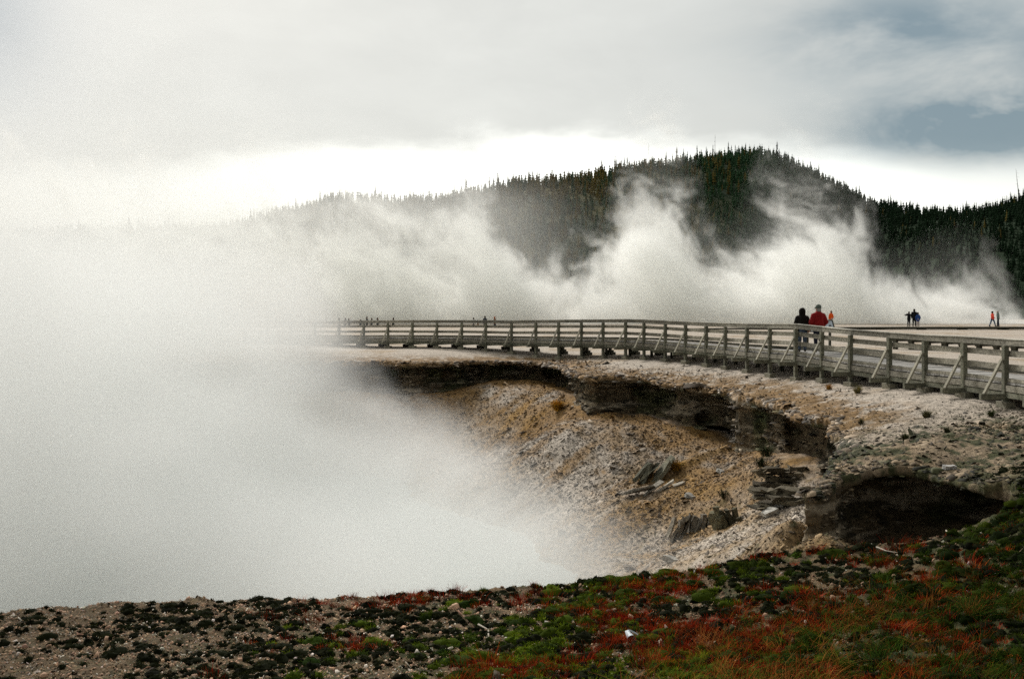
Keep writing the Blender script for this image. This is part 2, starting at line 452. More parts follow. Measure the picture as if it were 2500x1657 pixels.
# ------------------------------------------------------------------ terrain colours (albedo zones: pale sinter, brown crust, ochre, moss; painted flake shade)
PALE = np.array([.45, .39, .325]); TAN = np.array([.36, .25, .135]); BROWN = np.array([.20, .115, .040]); MOSS = np.array([.030, .046, .014]); OCHRE = np.array([.30, .17, .045]); DARK = np.array([.030, .028, .018])
def mixv(a, b, k): return a * (1 - k[:, None]) + b * k[:, None]
def ground_col(x, y, s):
    n1 = fbm(x * .35, y * .35, 11.0, 4, .55); n2 = fbm(x * 2.0, y * 2.0, 12.0, 4, .6); n3 = fbm(x * 7, y * 7, 13.0, 3, .6)
    c = np.tile(PALE, (len(x), 1)).astype(np.float32)
    c = mixv(c, TAN * np.array([.95, 1.02, 1.2]), ss(n1 + .4 * n2, .0, .5) * .7)
    lip = ss(s, -3.0, -0.6) * ss(y, 22, 27)
    c = mixv(c, BROWN, np.clip(lip * ss(n2 + .6 * n3 + lip * .5, -.15, .45), 0, .9))
    right = ss(27 - y + .2 * (x - 9), 0, 5)
    r2 = ss(24.5 - y + 1.2 * n1, 0, 3.5)
    c = mixv(c, TAN * .55, np.maximum(right * .45, r2 * .8))
    c = mixv(c, MOSS * .8, right * ss(n2 * .8 + n3 * .7, .05 - .2 * r2, .35 - .2 * r2) * .85)  # flake shadows put into this moss tone and the darker tan above
    near = ss(19.5 - y, 0, 3)
    c = mixv(c, np.array([.115, .075, .038]), near * .9)
    c = mixv(c, MOSS * .8, near * ss(n3 + .4 * n2, .0, .35) * .7)
    left = near * ss(-x, 1, 7)
    c = mixv(c, np.array([.10, .068, .036]), left * .6)
    green = near * ss(x * .45 - (y - 13) * .35 + n1 * 1.5, 0.5, 3.0)
    c = mixv(c, MOSS, green * .75)
    return c
def slope_col(x, y):
    n1 = fbm(x * .5, y * .3 + x * .25, 21.0, 4, .55); n2 = fbm(x * 1.8 + y * .6, y * 1.2, 22.0, 4, .6); n3 = fbm(x * 8, y * 8, 23.0, 3, .6)
    c = np.tile(PALE * .88, (len(x), 1)).astype(np.float32)
    c = mixv(c, TAN * .85, ss(n1 + .4 * n2, -.25, .35) * .75)
    c = mixv(c, BROWN * 1.4, ss(n2 + .5 * n3, .25, .6) * .55)
    s = sdf(x, y)
    uu = x * .57 - y * .82; vv = x * .82 + y * .57; sk = fbm(uu * 1.7, vv * .28, 24.0, 4, .6)
    c = mixv(c, BROWN * 1.3, ss(sk, .08, .36) * .6); c = mixv(c, OCHRE * .9, ss(sk + .3 * n1, .30, .5) * .6); c = mixv(c, PALE * 1.15, ss(-sk, .15, .4) * .5)
    c = mixv(c, BROWN * 1.1, ss(-s, -6.5, -0.8) * ss(n1 * .9 + n2 * .4 + .45, 0, .6) * .9 * ss(y, 26, 34))
    c = mixv(c, OCHRE, ss(n1 - .3 * n2, .25, .5) * .5)
    # ochre seepage ridges running down to the pool
    for (a, b, wd, cc) in ((at(1800, 1112, z=2.75), at(1540, 1262, z=.7), .28, OCHRE * .8), (at(1360, 990, z=3.0), at(1180, 1100, z=1.3), .5, OCHRE * 1.1), (at(1560, 1150, z=2.0), at(1470, 1240, z=.75), .35, TAN * .6), (at(1800, 1290, z=2.1), at(1480, 1350, z=.45), .25, OCHRE)):
        ab = (b - a)[:2]; t = np.clip(((x - a[0]) * ab[0] + (y - a[1]) * ab[1]) / (ab @ ab), 0, 1)
        dd = np.hypot(x - a[0] - t * ab[0], y - a[1] - t * ab[1]) + (.8 * n2 + .5 * n3) * wd
        c = mixv(c, cc, ss(-dd, -wd * 1.3, -wd * .1) * .72)
    c = mixv(c, MOSS * 1.2, ss(n3 + n2 * .5 - .1, .2, .45) * .45 * ss(y, 38, 30))
    nr = ss(21.5 - y, 0, 3)
    c = mixv(c, TAN * .6, nr * .7); c = mixv(c, MOSS, nr * ss(n2 + n3, .1, .4) * .8)
    return c
def rock_col(x, y, z, s, top):
    n2 = fbm(x * 1.5, y * 1.5, z * 3, 4, .6); st = fbm(x * .7, y * .7, z * 7.0, 3, .6)
    c = np.tile(np.array([.115, .085, .05]), (len(x), 1)).astype(np.float32)
    c = mixv(c, DARK, ss(n2, -.1, .25) * .7)
    c = mixv(c, np.array([.34, .28, .20]), ss(st + .3 * n2, .10, .35) * .8)
    c = mixv(c, MOSS * 1.1, ss(fbm(x, y, z + 40, 3), .05, .35) * .55)
    g = ground_col(x, y, s)
    return mixv(c, g, top)

def terrain_mat(name, scale=1.0, streak=False, wet=False):
    m, t, out = new_mat(name)
    co = t.n("ShaderNodeTexCoord").outputs["Object"]
    vc = t.n("ShaderNodeVertexColor", layer_name="Col").outputs[0]
    vx = t.n("ShaderNodeTexVoronoi", feature="F1"); t.put(vx.inputs["Vector"], co); vx.inputs["Scale"].default_value = 14 * scale
    vx.inputs["Randomness"].default_value = 1.0
    vcol = t.n("ShaderNodeSeparateColor"); t.put(vcol.inputs[0], vx.outputs["Color"])
    n1 = t.noise(co, 26 * scale, 6, 0.7); n2 = t.noise(co, 5 * scale, 5, 0.65)
    k = t.mul(t.ramp(n1, .25, .75, .55, 1.45, False), t.ramp(vcol.outputs[0], 0, 1, .72, 1.28, False))
    k = t.mul(k, t.ramp(n2, .3, .7, .82, 1.18, False))
    c = t.mixc(1.0, vc, t.vec(k, k, k), "MULTIPLY")
    h = t.add(t.mul(n1, 1.0), t.mul(vcol.outputs[1], .8))
    principled(t, out, c, .92, .15, bump(t, h, .8, .035 / scale))
    return m
M_ground = terrain_mat("sinter_ground"); M_slope = terrain_mat("crater_rubble", .8); M_rock = terrain_mat("layered_rock", .7)

# ------------------------------------------------------------------ polar sheets seen finely near the viewpoint, coarse elsewhere
def sheet(angles, radii):
    A, Q = np.meshgrid(angles, radii, indexing="ij")
    x = (np.sin(A) * Q).ravel(); y = (np.cos(A) * Q).ravel()
    n, m = A.shape
    i = np.arange(n - 1)[:, None] * m + np.arange(m - 1)[None]
    f = np.stack([i, i + 1, i + m + 1, i + m], -1).reshape(-1, 4)[:, ::-1]
    return x, y, f, (n, m)
def build_ground():
    dens = np.radians(np.arange(-30, 30, .062)); ang = np.r_[np.radians(np.arange(-180, -30, 1.5)), dens, np.radians(np.arange(30, 180.1, 1.5))]
    rad = np.r_[[.0, 1, 2, 3, 4, 5, 6], np.exp(np.arange(math.log(7), math.log(34), .0050)), np.exp(np.arange(math.log(34), math.log(130), .012)), np.exp(np.arange(math.log(130), math.log(3000), .06))]
    x, y, f, _ = sheet(ang, rad)
    s = sdf(x, y); z = Gfull(x, y, s)
    far = g2(ATT[3], x, y, 1.0)
    z = z - ss(s, -1.6, -.6) * .25 * ss(far, .3, .8)            # hands over to the carved rim there
    z = np.where((s > 0) & (far < .5), z - s * .55, z)
    lim = np.where(far > .5, -.55, .5)
    keep = (s < lim)
    col = ground_col(x, y, s)
    v = np.c_[x, y, z]
    kf = keep[f].all(1)
    v, f, used = prune(v, f, kf)
    me = np_mesh("ground", v, f, col[used])
    o = link("ground", me, M_ground, smooth=True); tag(o, kind="structure")
build_ground()
def build_slope():
    ang = np.r_[np.radians(np.arange(-75, -30, .8)), np.radians(np.arange(-30, 30, .07))]
    rad = np.exp(np.arange(math.log(14.5), math.log(66), .0042))
    x, y, f, _ = sheet(ang, rad)
    s = sdf(x, y); z = Tfull(x, y); far = g2(ATT[3], x, y, 1.0)
    lim = np.where(far > .5, -3.2, -.6)
    z = np.where(far < .5, z - ss(-s, -1.6, .0) * .45, z)
    keep = (s > lim) & (z > -1.2)
    v = np.c_[x, y, z]; kf = keep[f].all(1); col = slope_col(x, y)
    v, f, used = prune(v, f, kf)
    o = link("crater_slope", np_mesh("crater_slope", v, f, col[used]), M_slope, smooth=True); tag(o, kind="structure")
build_slope()

# ------------------------------------------------------------------ the carved rim: a solid with undercuts, polygonised from a distance field
import openvdb
WALL_PTS = []
def lip_noise(A, B):
    return .30 * fbm(A * .55, B * .55, 31.0, 3) + .12 * fbm(A * 2.4, B * 2.4, 32.0, 3, .6) + .05 * vnoise(A * 9, B * 9, 33.0)
def carve(name, x0, x1, y0, y1, vs):
    LT = .19 if y0 > 30 else .13
    z0, z1 = 1.6, 6.3
    X = np.arange(x0, x1, vs, dtype=np.float32); Y = np.arange(y0, y1, vs, dtype=np.float32); Z = np.arange(z0, z1, vs, dtype=np.float32)
    A, B = np.meshgrid(X, Y, indexing="ij")
    s2 = sdf(A, B); far2 = g2(ATT[3], A, B, 1.0); lip = g2(ATT[0], A, B); uc = g2(ATT[1], A, B); foot = g2(ATT[2], A, B)
    top = Gfull(A, B, s2) + .02
    s2n = s2 + lip_noise(A, B)
    F = np.full((len(X), len(Y), len(Z)), 0.5, np.float32)
    band2 = (s2 > -3.6) & (s2 < 1.4) & (far2 > .35)
    ii, jj = np.nonzero(band2)
    a = A[ii, jj]; b = B[ii, jj]; s = s2n[ii, jj]; tp_ = top[ii, jj]; L = lip[ii, jj]; U = uc[ii, jj]; Fo = foot[ii, jj]; so = s2[ii, jj]; fr = far2[ii, jj]
    for k, z in enumerate(Z):
        h = np.clip((L - z) / np.maximum(L - Fo, .3), -.2, 1.4)
        n1 = fbm(a * .8, b * .8, z * .9 + 3, 3, .55); st = vnoise(a * .5, b * .5, z * 6.5); st2 = vnoise(a * 1.1 + 7, b * 1.1, z * 13.0); n3 = fbm(a * 4.5, b * 4.5, z * 6, 2, .6)
        lay = (z / LT + .9 * vnoise(a * .35, b * .35, 4.4) + .25 * n1); li = np.floor(lay).astype(int); lf = lay - li
        hsh = (np.sin(li * 12.9898) * 43758.5453) % 1.0
        terr = (hsh - .5) * .34 * ss(lf, 0, .18) * ss(lf, 1, .82)
        n4 = vnoise(a * 9, b * 9, z * 14)
        capn = .10 + .07 * n1
        und = U * ss(h, capn, capn + .16) * (1 - .55 * ss(h, .45, 1.15)) * (1 + .45 * n1)
        ledge = (terr + .10 * st2 + .13 * n3 + .22 * n1 + .05 * n4) * ss(h, .03, .2) * np.interp(b, [20.5, 25], [.35, 1]) * np.clip(.35 + U, 0, 1) - .10
        wall = s + und + ledge                                   # > 0: air
        cavity = .0
        d = np.maximum(z - tp_, wall * .75)
        # small caves bored into the wall
        for (cx, cyy, cz, ra, rb, rc) in CAVES:
            q = np.sqrt(((a - cx) / ra) ** 2 + ((b - cyy) / rb) ** 2 + ((z - cz) / rc) ** 2) + .25 * n1
            d = np.maximum(d, (1 - q) * min(ra, rc))
        # outer limit of this solid, tucked under the ground sheet
        d = np.maximum(d, -(so + 2.9))
        F[ii, jj, k] = np.clip(d, -.5, .5)
    F[:, :, 0] = .5; F[0] = .5; F[-1] = .5; F[:, 0] = .5; F[:, -1] = .5
    g = openvdb.FloatGrid(.5); g.copyFromArray(F)
    p, q = g.convertToQuads(0.0)
    p = p * vs + np.array([x0, y0, z0], np.float32)
    s = sdf(p[:, 0], p[:, 1]); gt = Gfull(p[:, 0], p[:, 1], s)
    # drop the hidden outer skirt and the underside
    cen = p[q].mean(1); sc = s[q].mean(1)
    keep = (cen[:, 2] > z0 + vs * 1.2) & (sc > -2.6) | ((sc > -2.75) & (cen[:, 2] > 3))
    topk = ss(p[:, 2] - gt, -.22, -.04)
    col = rock_col(p[:, 0], p[:, 1], p[:, 2], s, topk)
    p, q, used = prune(p, q, keep)
    wk = (topk[used] < .3) & (s[used] > -1.8)
    WALL_PTS.append((p[wk], col[used][wk], vs))
    o = link(name, np_mesh(name, p, q[:, ::-1], col[used]), M_rock, smooth=True); tag(o, kind="structure")
    return o
def cave(px, py, z, ra, rb, rc, push=.9):
    Y = (CZ - z) * FPX / (py - HOR); p = at(px, py, Y=Y + push * .0)
    return (p[0], p[1], z, ra, rb, rc)
CAVES = [(at(1765, 1065, Y=40.6)[0], 40.6, at(1765, 1065, Y=40.6)[2], .75, 2.2, .42), (at(1735, 1020, Y=41)[0], 41.2, at(1735, 1020, Y=41)[2], .55, 1.6, .4),
         (at(2030, 1055, Y=29.5)[0], 29.3, at(2030, 1060, Y=29.5)[2], .5, 1.8, .55), (at(1965, 1060, Y=31.5)[0], 31.3, at(1965, 1070, Y=31.5)[2], .45, 1.8, .7), (at(2010, 1130, Y=25.5)[0], 25.6, at(2010, 1130, Y=25.5)[2], .3, 1.6, .5)]
carve("crater_wall", -41.0, -27.9, 44.0, 62.0, .17)
carve("crater_wall", -28.0, -15.9, 50.0, 62.0, .12)
carve("crater_wall", -16.0, 11.5, 31.0, 61.0, .085)
carve("crater_rim", 3.2, 12.0, 15.5, 31.2, .05)

# ------------------------------------------------------------------ pool
def build_water():
    m, t, out = new_mat("pool_water")
    co = t.n("ShaderNodeTexCoord").outputs["Object"]
    x, y, z = t.xyz(co)
    n = t.noise(t.vec(x, t.mul(y, 2.2), z), 3.5, 4, .6); 
    b = principled(t, out, (.34, .38, .36, 1), .35, .4, bump(t, n, .5, .05))
    v = [(-60, 16, 0), (14, 16, 0), (14, 64, 0), (-60, 64, 0)]
    me = bpy.data.meshes.new("water"); me.from_pydata(v, [], [(0, 1, 2, 3)])
    tag(link("water", me, m), kind="structure")
build_water()
# ------------------------------------------------------------------ hill
RIDGE = [(-400, 560), (-100, 558), (200, 556), (475, 553), (584, 536), (669, 511), (732, 504), (813, 475), (906, 479), (986, 486), (1075, 481), (1151, 465), (1197, 453), (1252, 432), (1356, 432), (1445, 416), (1514, 403), (1567, 397), (1635, 388), (1709, 378), (1804, 368), (1850, 365), (1890, 370), (1930, 387), (1989, 415), (2063, 454), (2137, 493), (2200, 502), (2253, 507), (2348, 510), (2411, 499), (2500, 478), (2700, 440), (3000, 420)]
def ridge_row(px): return np.interp(px, [a for a, b in RIDGE], [b for a, b in RIDGE])
def ridge_Y(px): return np.interp(px, [-400, 1900, 2150, 2350, 3000], [700, 700, 660, 520, 430])
def hill_z(px, t):
    """t = 0 at the foot of the slope, 1 at the ridge, up to 2 behind it"""
    Yr = ridge_Y(px); zr = CZ + (HOR - ridge_row(px)) / FPX * Yr
    up = np.clip(t, 0, 1); s = up ** 1.15 * (1 - .0 * up)
    s = .35 * up + .65 * np.sin(up * math.pi / 2) ** 1.3
    zr = zr - 22 / FPX * Yr
    z = 6.2 + (zr - 6.2) * s
    return np.where(t > 1, zr - (t - 1) * 60, z)
def hill_pt(px, t):
    Yr = ridge_Y(px); Y = Yr - (1 - t) * 300 * np.interp(px, [1900, 2500], [1, .75])
    X = (px - 1250) / FPX * Y
    z = hill_z(px, t) + 2.2 * fbm(X * .03, Y * .03, 50., 3) * np.clip(t * 4, 0, 1)
    return X, Y, z
def build_hill():
    P, Tt = np.meshgrid(np.linspace(-400, 3000, 420), np.linspace(-.05, 1.9, 90), indexing="ij")
    X, Y, z = hill_pt(P, Tt)
    z = np.where(Tt < 0, 5.0, z)
    n, m = P.shape
    i = np.arange(n - 1)[:, None] * m + np.arange(m - 1)[None]
    f = np.stack([i, i + m, i + m + 1, i + 1], -1).reshape(-1, 4)
    mt, t, out = new_mat("forest_floor")
    co = t.n("ShaderNodeTexCoord").outputs["Object"]
    x, y, zz = t.xyz(co)
    k = t.mul(t.ramp(x, 150, 60), t.ramp(t.noise(co, .02, 4), .35, .6))
    c = t.mixc(k, (.016, .028, .014, 1), (.085, .075, .030, 1))
    principled(t, out, c, 1, .05)
    o = link("hill", np_mesh("hill", np.c_[X.ravel(), Y.ravel(), z.ravel()], f), mt, smooth=True); tag(o, kind="structure")
build_hill()
# ------------------------------------------------------------------ conifers
def tree_mat(name, a, b, bark=False):
    m, t, out = new_mat(name)
    co = t.n("ShaderNodeTexCoord").outputs["Object"]
    oi = t.n("ShaderNodeObjectInfo").outputs["Random"]
    n = t.noise(co, 1.1, 3, .6)
    c = t.mixc(t.math("MULTIPLY_ADD", oi, .6, t.mul(t.ramp(n, .3, .7), .4)), rgba(a), rgba(b))
    principled(t, out, c, 1, .05)
    return m
M_leafD = tree_mat("dark_needles", (.010, .026, .016), (.020, .040, .022))
M_leafG = tree_mat("backlit_dry_needles", (.10, .075, .022), (.20, .12, .032))  # golden backlight put into the needle colour, with some dry foliage
M_bark = flat_mat("bark", (.09, .07, .05), 1, .2, 4)
def conifer(h, w, tiers, rng, lean=0.0, n=7, gaps=.12):
    """crown built of drooping, ragged branch sprays around the trunk; unit metres"""
    v = []; f = []
    for k in range(tiers):
        u = k / (tiers - 1); z = h * (.10 + .88 * u); r = w * (1 - u) ** .8 * rng.uniform(.65, 1.15) + .10
        for j in range(n):
            if rng.random() < gaps: continue
            a = 2 * math.pi * (j + rng.uniform(-.35, .35) + .5 * (k % 2)) / n; rr = r * rng.uniform(.55, 1.15)
            dr = -rr * rng.uniform(.15, .55) * (1 - u * .8); wd = rr * rng.uniform(.28, .45) + .06; th = h / tiers * 1.1
            ca, sa = math.cos(a), math.sin(a); b = len(v)
            v += [(0, 0, z + th * .6), (ca * rr * .6 - sa * wd, sa * rr * .6 + ca * wd, z + dr * .5), (ca * rr, sa * rr, z + dr), (ca * rr * .6 + sa * wd, sa * rr * .6 - ca * wd, z + dr * .5), (ca * rr * .25, sa * rr * .25, z - th * .5)]
            f += [(b, b + 1, b + 2), (b, b + 2, b + 3), (b + 4, b + 2, b + 1), (b + 4, b + 3, b + 2)]
    b = len(v); v += [(.0, 0, h * 1.04), (.09, 0, h * .9), (-.05, .08, h * .9), (-.05, -.08, h * .9)]
    f += [(b, b + 1, b + 2), (b, b + 2, b + 3), (b, b + 3, b + 1)]
    v = [(x + lean * z, y, z) for x, y, z in v]
    return np.array(v, np.float32), np.array(f, np.int32)
def build_trees():
    rng = random.Random(3)
    protos = []
    for k in range(9):
        h = rng.uniform(9.5, 15.5); w_ = h * rng.uniform(.13, .20)
        v, f = conifer(h, w_, rng.choice((11, 13, 15)), rng, rng.uniform(-.02, .02))
        tk = MB().tube([(0, 0, -1.5), (0, 0, h * .5), (0, 0, h * .97)], [h * .016, h * .011, .04], 5)
        tm = bpy.data.meshes.new("trunk"); tm.from_pydata(tk.v, [], tk.f); tm.materials.append(M_bark)
        cm = {}
        for key, mt in (("d", M_leafD), ("g", M_leafG)):
            me = np_mesh("crown", v, f); me.materials.append(mt); cm[key] = me
        protos.append((h, tm, cm))
    snags = []
    for k in range(3):
        h = rng.uniform(12, 17); mb = MB().tube([(0, 0, -1.5), (.1, 0, h * .5), (rng.uniform(-.4, .4), 0, h)], [.20, .15, .04], 5)
        for j in range(10):
            z = h * rng.uniform(.35, .95); a = rng.uniform(0, 6.28); L_ = rng.uniform(.4, 1.3); mb.tube([(0, 0, z), (math.cos(a) * L_, math.sin(a) * L_, z + rng.uniform(-.3, .2))], [.05, .02], 3)
        me = bpy.data.meshes.new("trunk"); me.from_pydata(mb.v, [], mb.f); me.materials.append(M_bark); snags.append(me)
    labs = [(560, "pale ghostly conifer on the crest far left, almost lost in the steam"), (1180, "faded conifer on the low left crest above the drifting steam"), (1520, "golden brown backlit conifer on the open shoulder left of the hilltop"),
            (1680, "pale conifer on the crest standing behind the tallest steam plume"), (2000, "dark conifer crowding the rounded hilltop"), (2260, "dark conifer on the slope falling to the saddle right of the hilltop"), (9999, "black conifer on the rising ridge at the right edge")]
    n = 286
    for i in range(n):
        px = 190 + (2515 - 190) * (i + rng.uniform(-.45, .45)) / n
        t = 1.0 - rng.random() ** 2 * .06
        X, Y, z = hill_pt(np.float64(px), np.float64(t)); X, Y, z = float(X), float(Y), float(z)
        h, tm, cm = protos[rng.randrange(len(protos))]
        lab = [l for q, l in labs if px < q][0]; gname = "conifers: " + lab.split(",")[0]
        sc = (.42 + .68 * rng.random() ** 1.5) * Y / 700
        o = empty("pine_tree", (X, Y, z), rng.uniform(0, 6.28)); o.scale = (sc, sc, sc); tag(o, lab, "tree", gname)
        golden = px < 1860 and rng.random() < np.interp(px, [1100, 1550, 1860], [.9, .8, .15])
        link("trunk", tm, None, o); link("crown", cm["g" if golden else "d"], None, o)
    for i, px in enumerate((795, 1112, 1127, 1300, 1318, 1418, 1585, 1745, 2121, 2489)):
        X, Y, z = hill_pt(np.float64(px), np.float64(.995))
        o = link("dead_tree", snags[i % 3]); o.location = (float(X), float(Y), float(z)); o.rotation_euler = (rng.uniform(-.06, .06), rng.uniform(-.1, .1), rng.uniform(0, 6)); s = rng.uniform(.9, 1.15); o.scale = (s * .8, s * .8, s)
        tag(o, "thin bare dead trunk poking above the conifers on the crest", "dead tree", "dead trunks on the crest")
    # the forest on the slope: one mass
    rg = np.random.default_rng(8)
    N = 16000
    px = rg.uniform(-100, 2800, N); t = rg.uniform(.05, 1.0, N) ** .9
    X, Y, z = hill_pt(px, t)
    low = []
    r2 = random.Random(4)
    for k in range(6): low.append(conifer(10, 2.7, 6, r2, 0, 6, .06))
    V_ = []; F_ = []; C_ = []; b = 0
    dens = np.where(px > 1650, 1.0, .72 + .28 * (fbm(X * .03, Y * .03, 3.) > 0))
    for i in range(N):
        if rg.random() > dens[i]: continue
        v, f = low[i % 6]; s = rg.uniform(.4, .95) * Y[i] / 640; a = rg.uniform(0, 6.28); ca, sa = math.cos(a) * s, math.sin(a) * s
        q = np.empty_like(v); q[:, 0] = v[:, 0] * ca - v[:, 1] * sa + X[i]; q[:, 1] = v[:, 0] * sa + v[:, 1] * ca + Y[i]; q[:, 2] = v[:, 2] * s + z[i] - .8
        V_.append(q); F_.append(f + b); b += len(v)
        gold = rg.random() < np.interp(px[i], [1350, 1500, 1750, 1850], [.75, .6, .3, .02]) * np.interp(t[i], [.3, .8], [.5, 1])
        base = np.array((.15, .115, .032)) if gold else np.array((.034, .075, .034)) * np.interp(px[i], [1850, 2150], [1, .40]); C_.append(np.tile(base * rg.uniform(.75, 1.25), (len(v), 1)))  # gold crowns carry the backlight in their colour
    me = np_mesh("forest", np.concatenate(V_), np.concatenate(F_), np.concatenate(C_))
    m, tt, out = new_mat("forest_needles"); principled(tt, out, tt.n("ShaderNodeVertexColor", layer_name="Col").outputs[0], 1, .05)
    tag(link("forest", me, m), "dense conifer forest covering the dark slope of the hill behind the steam", kind="stuff")
build_trees()
# ------------------------------------------------------------------ weathered wood
def wood_mat(name, a, b, dark=.4):
    m, t, out = new_mat(name)
    co = t.n("ShaderNodeTexCoord").outputs["Object"]
    n = t.noise(t.vmath("MULTIPLY", co, (9, 9, 9)), 1.0, 5, .65); g = t.noise(t.vmath("MULTIPLY", co, (3, 3, 60)), 1.0, 3, .6)
    k = t.ramp(n, .3, .7)
    c = t.mixc(k, rgba(a), rgba(b))
    kk = t.mul(t.ramp(g, .3, .7, 1 - dark, 1.15, False), t.ramp(t.n("ShaderNodeNewGeometry").outputs["Random Per Island"], 0, 1, .68, 1.22, False))
    kk = t.mul(kk, t.ramp(t.n("ShaderNodeObjectInfo").outputs["Random"], 0, 1, .8, 1.15, False))
    kk = t.mul(kk, t.ramp(t.noise(co, 1.3, 4, .6), .3, .7, .75, 1.15, False))
    c = t.mixc(1.0, c, t.vec(kk, kk, kk), "MULTIPLY")
    principled(t, out, c, .85, .2, bump(t, t.add(n, g), .5, .01))
    return m
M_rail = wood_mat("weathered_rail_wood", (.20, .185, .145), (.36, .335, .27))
M_post = wood_mat("weathered_post_wood", (.13, .135, .095), (.25, .24, .18))
M_brace = wood_mat("lit_brace_wood", (.28, .26, .20), (.42, .39, .30))  # sunlit paleness of the braces put into the wood colour
M_deck = wood_mat("lit_deck_wood", (.38, .36, .33), (.50, .48, .45), .25)  # pale glancing light put into the plank colour
M_under = wood_mat("dark_under_wood", (.045, .045, .032), (.09, .085, .06))  # shade under the deck put into the tone; kerbs and sign share it
M_cap = wood_mat("highlight_cap_wood", (.42, .40, .34), (.58, .55, .48), .2)  # bright highlight along the rail top put into the cap colour
M_foot = wood_mat("footing_wood", (.16, .15, .11), (.26, .24, .18))
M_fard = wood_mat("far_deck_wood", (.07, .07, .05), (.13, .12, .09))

# posts of the near boardwalk: photograph column; rail height in pixels gives the distance
POSTS = [600, 655, 712, 770, 829, 889, 948.5, 1008, 1068, 1128.6, 1187, 1250, 1309.5, 1365, 1421, 1474, 1529, 1574, 1626, 1675.5, 1726, 1773, 1826, 1882, 1945, 2009, 2079, 2174, 2261, 2357, 2458, 2572, 2700]
HT_X = [600, 760, 829, 948, 1128, 1250, 1309, 1474, 1626, 1773, 1883, 1945, 2009, 2079, 2174, 2261, 2357, 2458, 2572, 2700]
HT_H = [37.2, 39, 40, 41.2, 43.2, 44.8, 46, 50, 55.3, 61.5, 68, 71.8, 75.6, 80, 85.5, 91, 97, 104, 113, 124]
TOP_X = [600, 829, 948, 1128, 1250, 1309, 1365, 1421, 1474, 1529, 1574, 1626, 1676, 1726, 1773, 1826, 1883, 1945, 2009, 2079, 2174, 2261, 2357, 2458, 2572, 2700]
TOP_Y = [785, 784, 782.5, 782, 783, 782, 781.5, 781, 780.5, 780, 781, 783.5, 786, 788, 789.5, 791, 791.5, 792, 799, 806, 813, 819, 823, 829, 835, 842]
H_RAIL = 1.10
bw = []
for px in POSTS:
    h = np.interp(px, HT_X, HT_H); Y = FPX * H_RAIL / h
    top = CZ - (np.interp(px, TOP_X, TOP_Y) - HOR) / FPX * Y
    bw.append(((px - 1250) / FPX * Y, Y, top - H_RAIL, top))
bw = np.array(bw)
# outward (towards the crater and the viewer) normals
tg = np.gradient(bw[:, :2], axis=0); tg /= np.linalg.norm(tg, axis=1)[:, None]
outn = np.c_[tg[:, 1], -tg[:, 0]]
outn *= np.sign((outn * -bw[:, :2] + 0).sum(1))[:, None]
outn = np.array([o if (o[1] < 0 or o[0] < 0) else -o for o in outn])
DW = 2.3                                   # deck width
def P3(xy, z): return (float(xy[0]), float(xy[1]), float(z))
def run(name, mat, parent, off, zoff, wd, ht, path, zs, ext=.0):
    """continuous beam following the posts, built in one mesh with a joint at every second post"""
    mb = MB()
    for i in range(len(path) - 1):
        a = P3(path[i] + outn[i] * off, zs[i] + zoff + random.uniform(-.006, .006)); b = P3(path[i + 1] + outn[i + 1] * off, zs[i + 1] + zoff + random.uniform(-.006, .006))
        mb.beam(a, b, wd, ht)
    return mb.build(name, mat, parent)
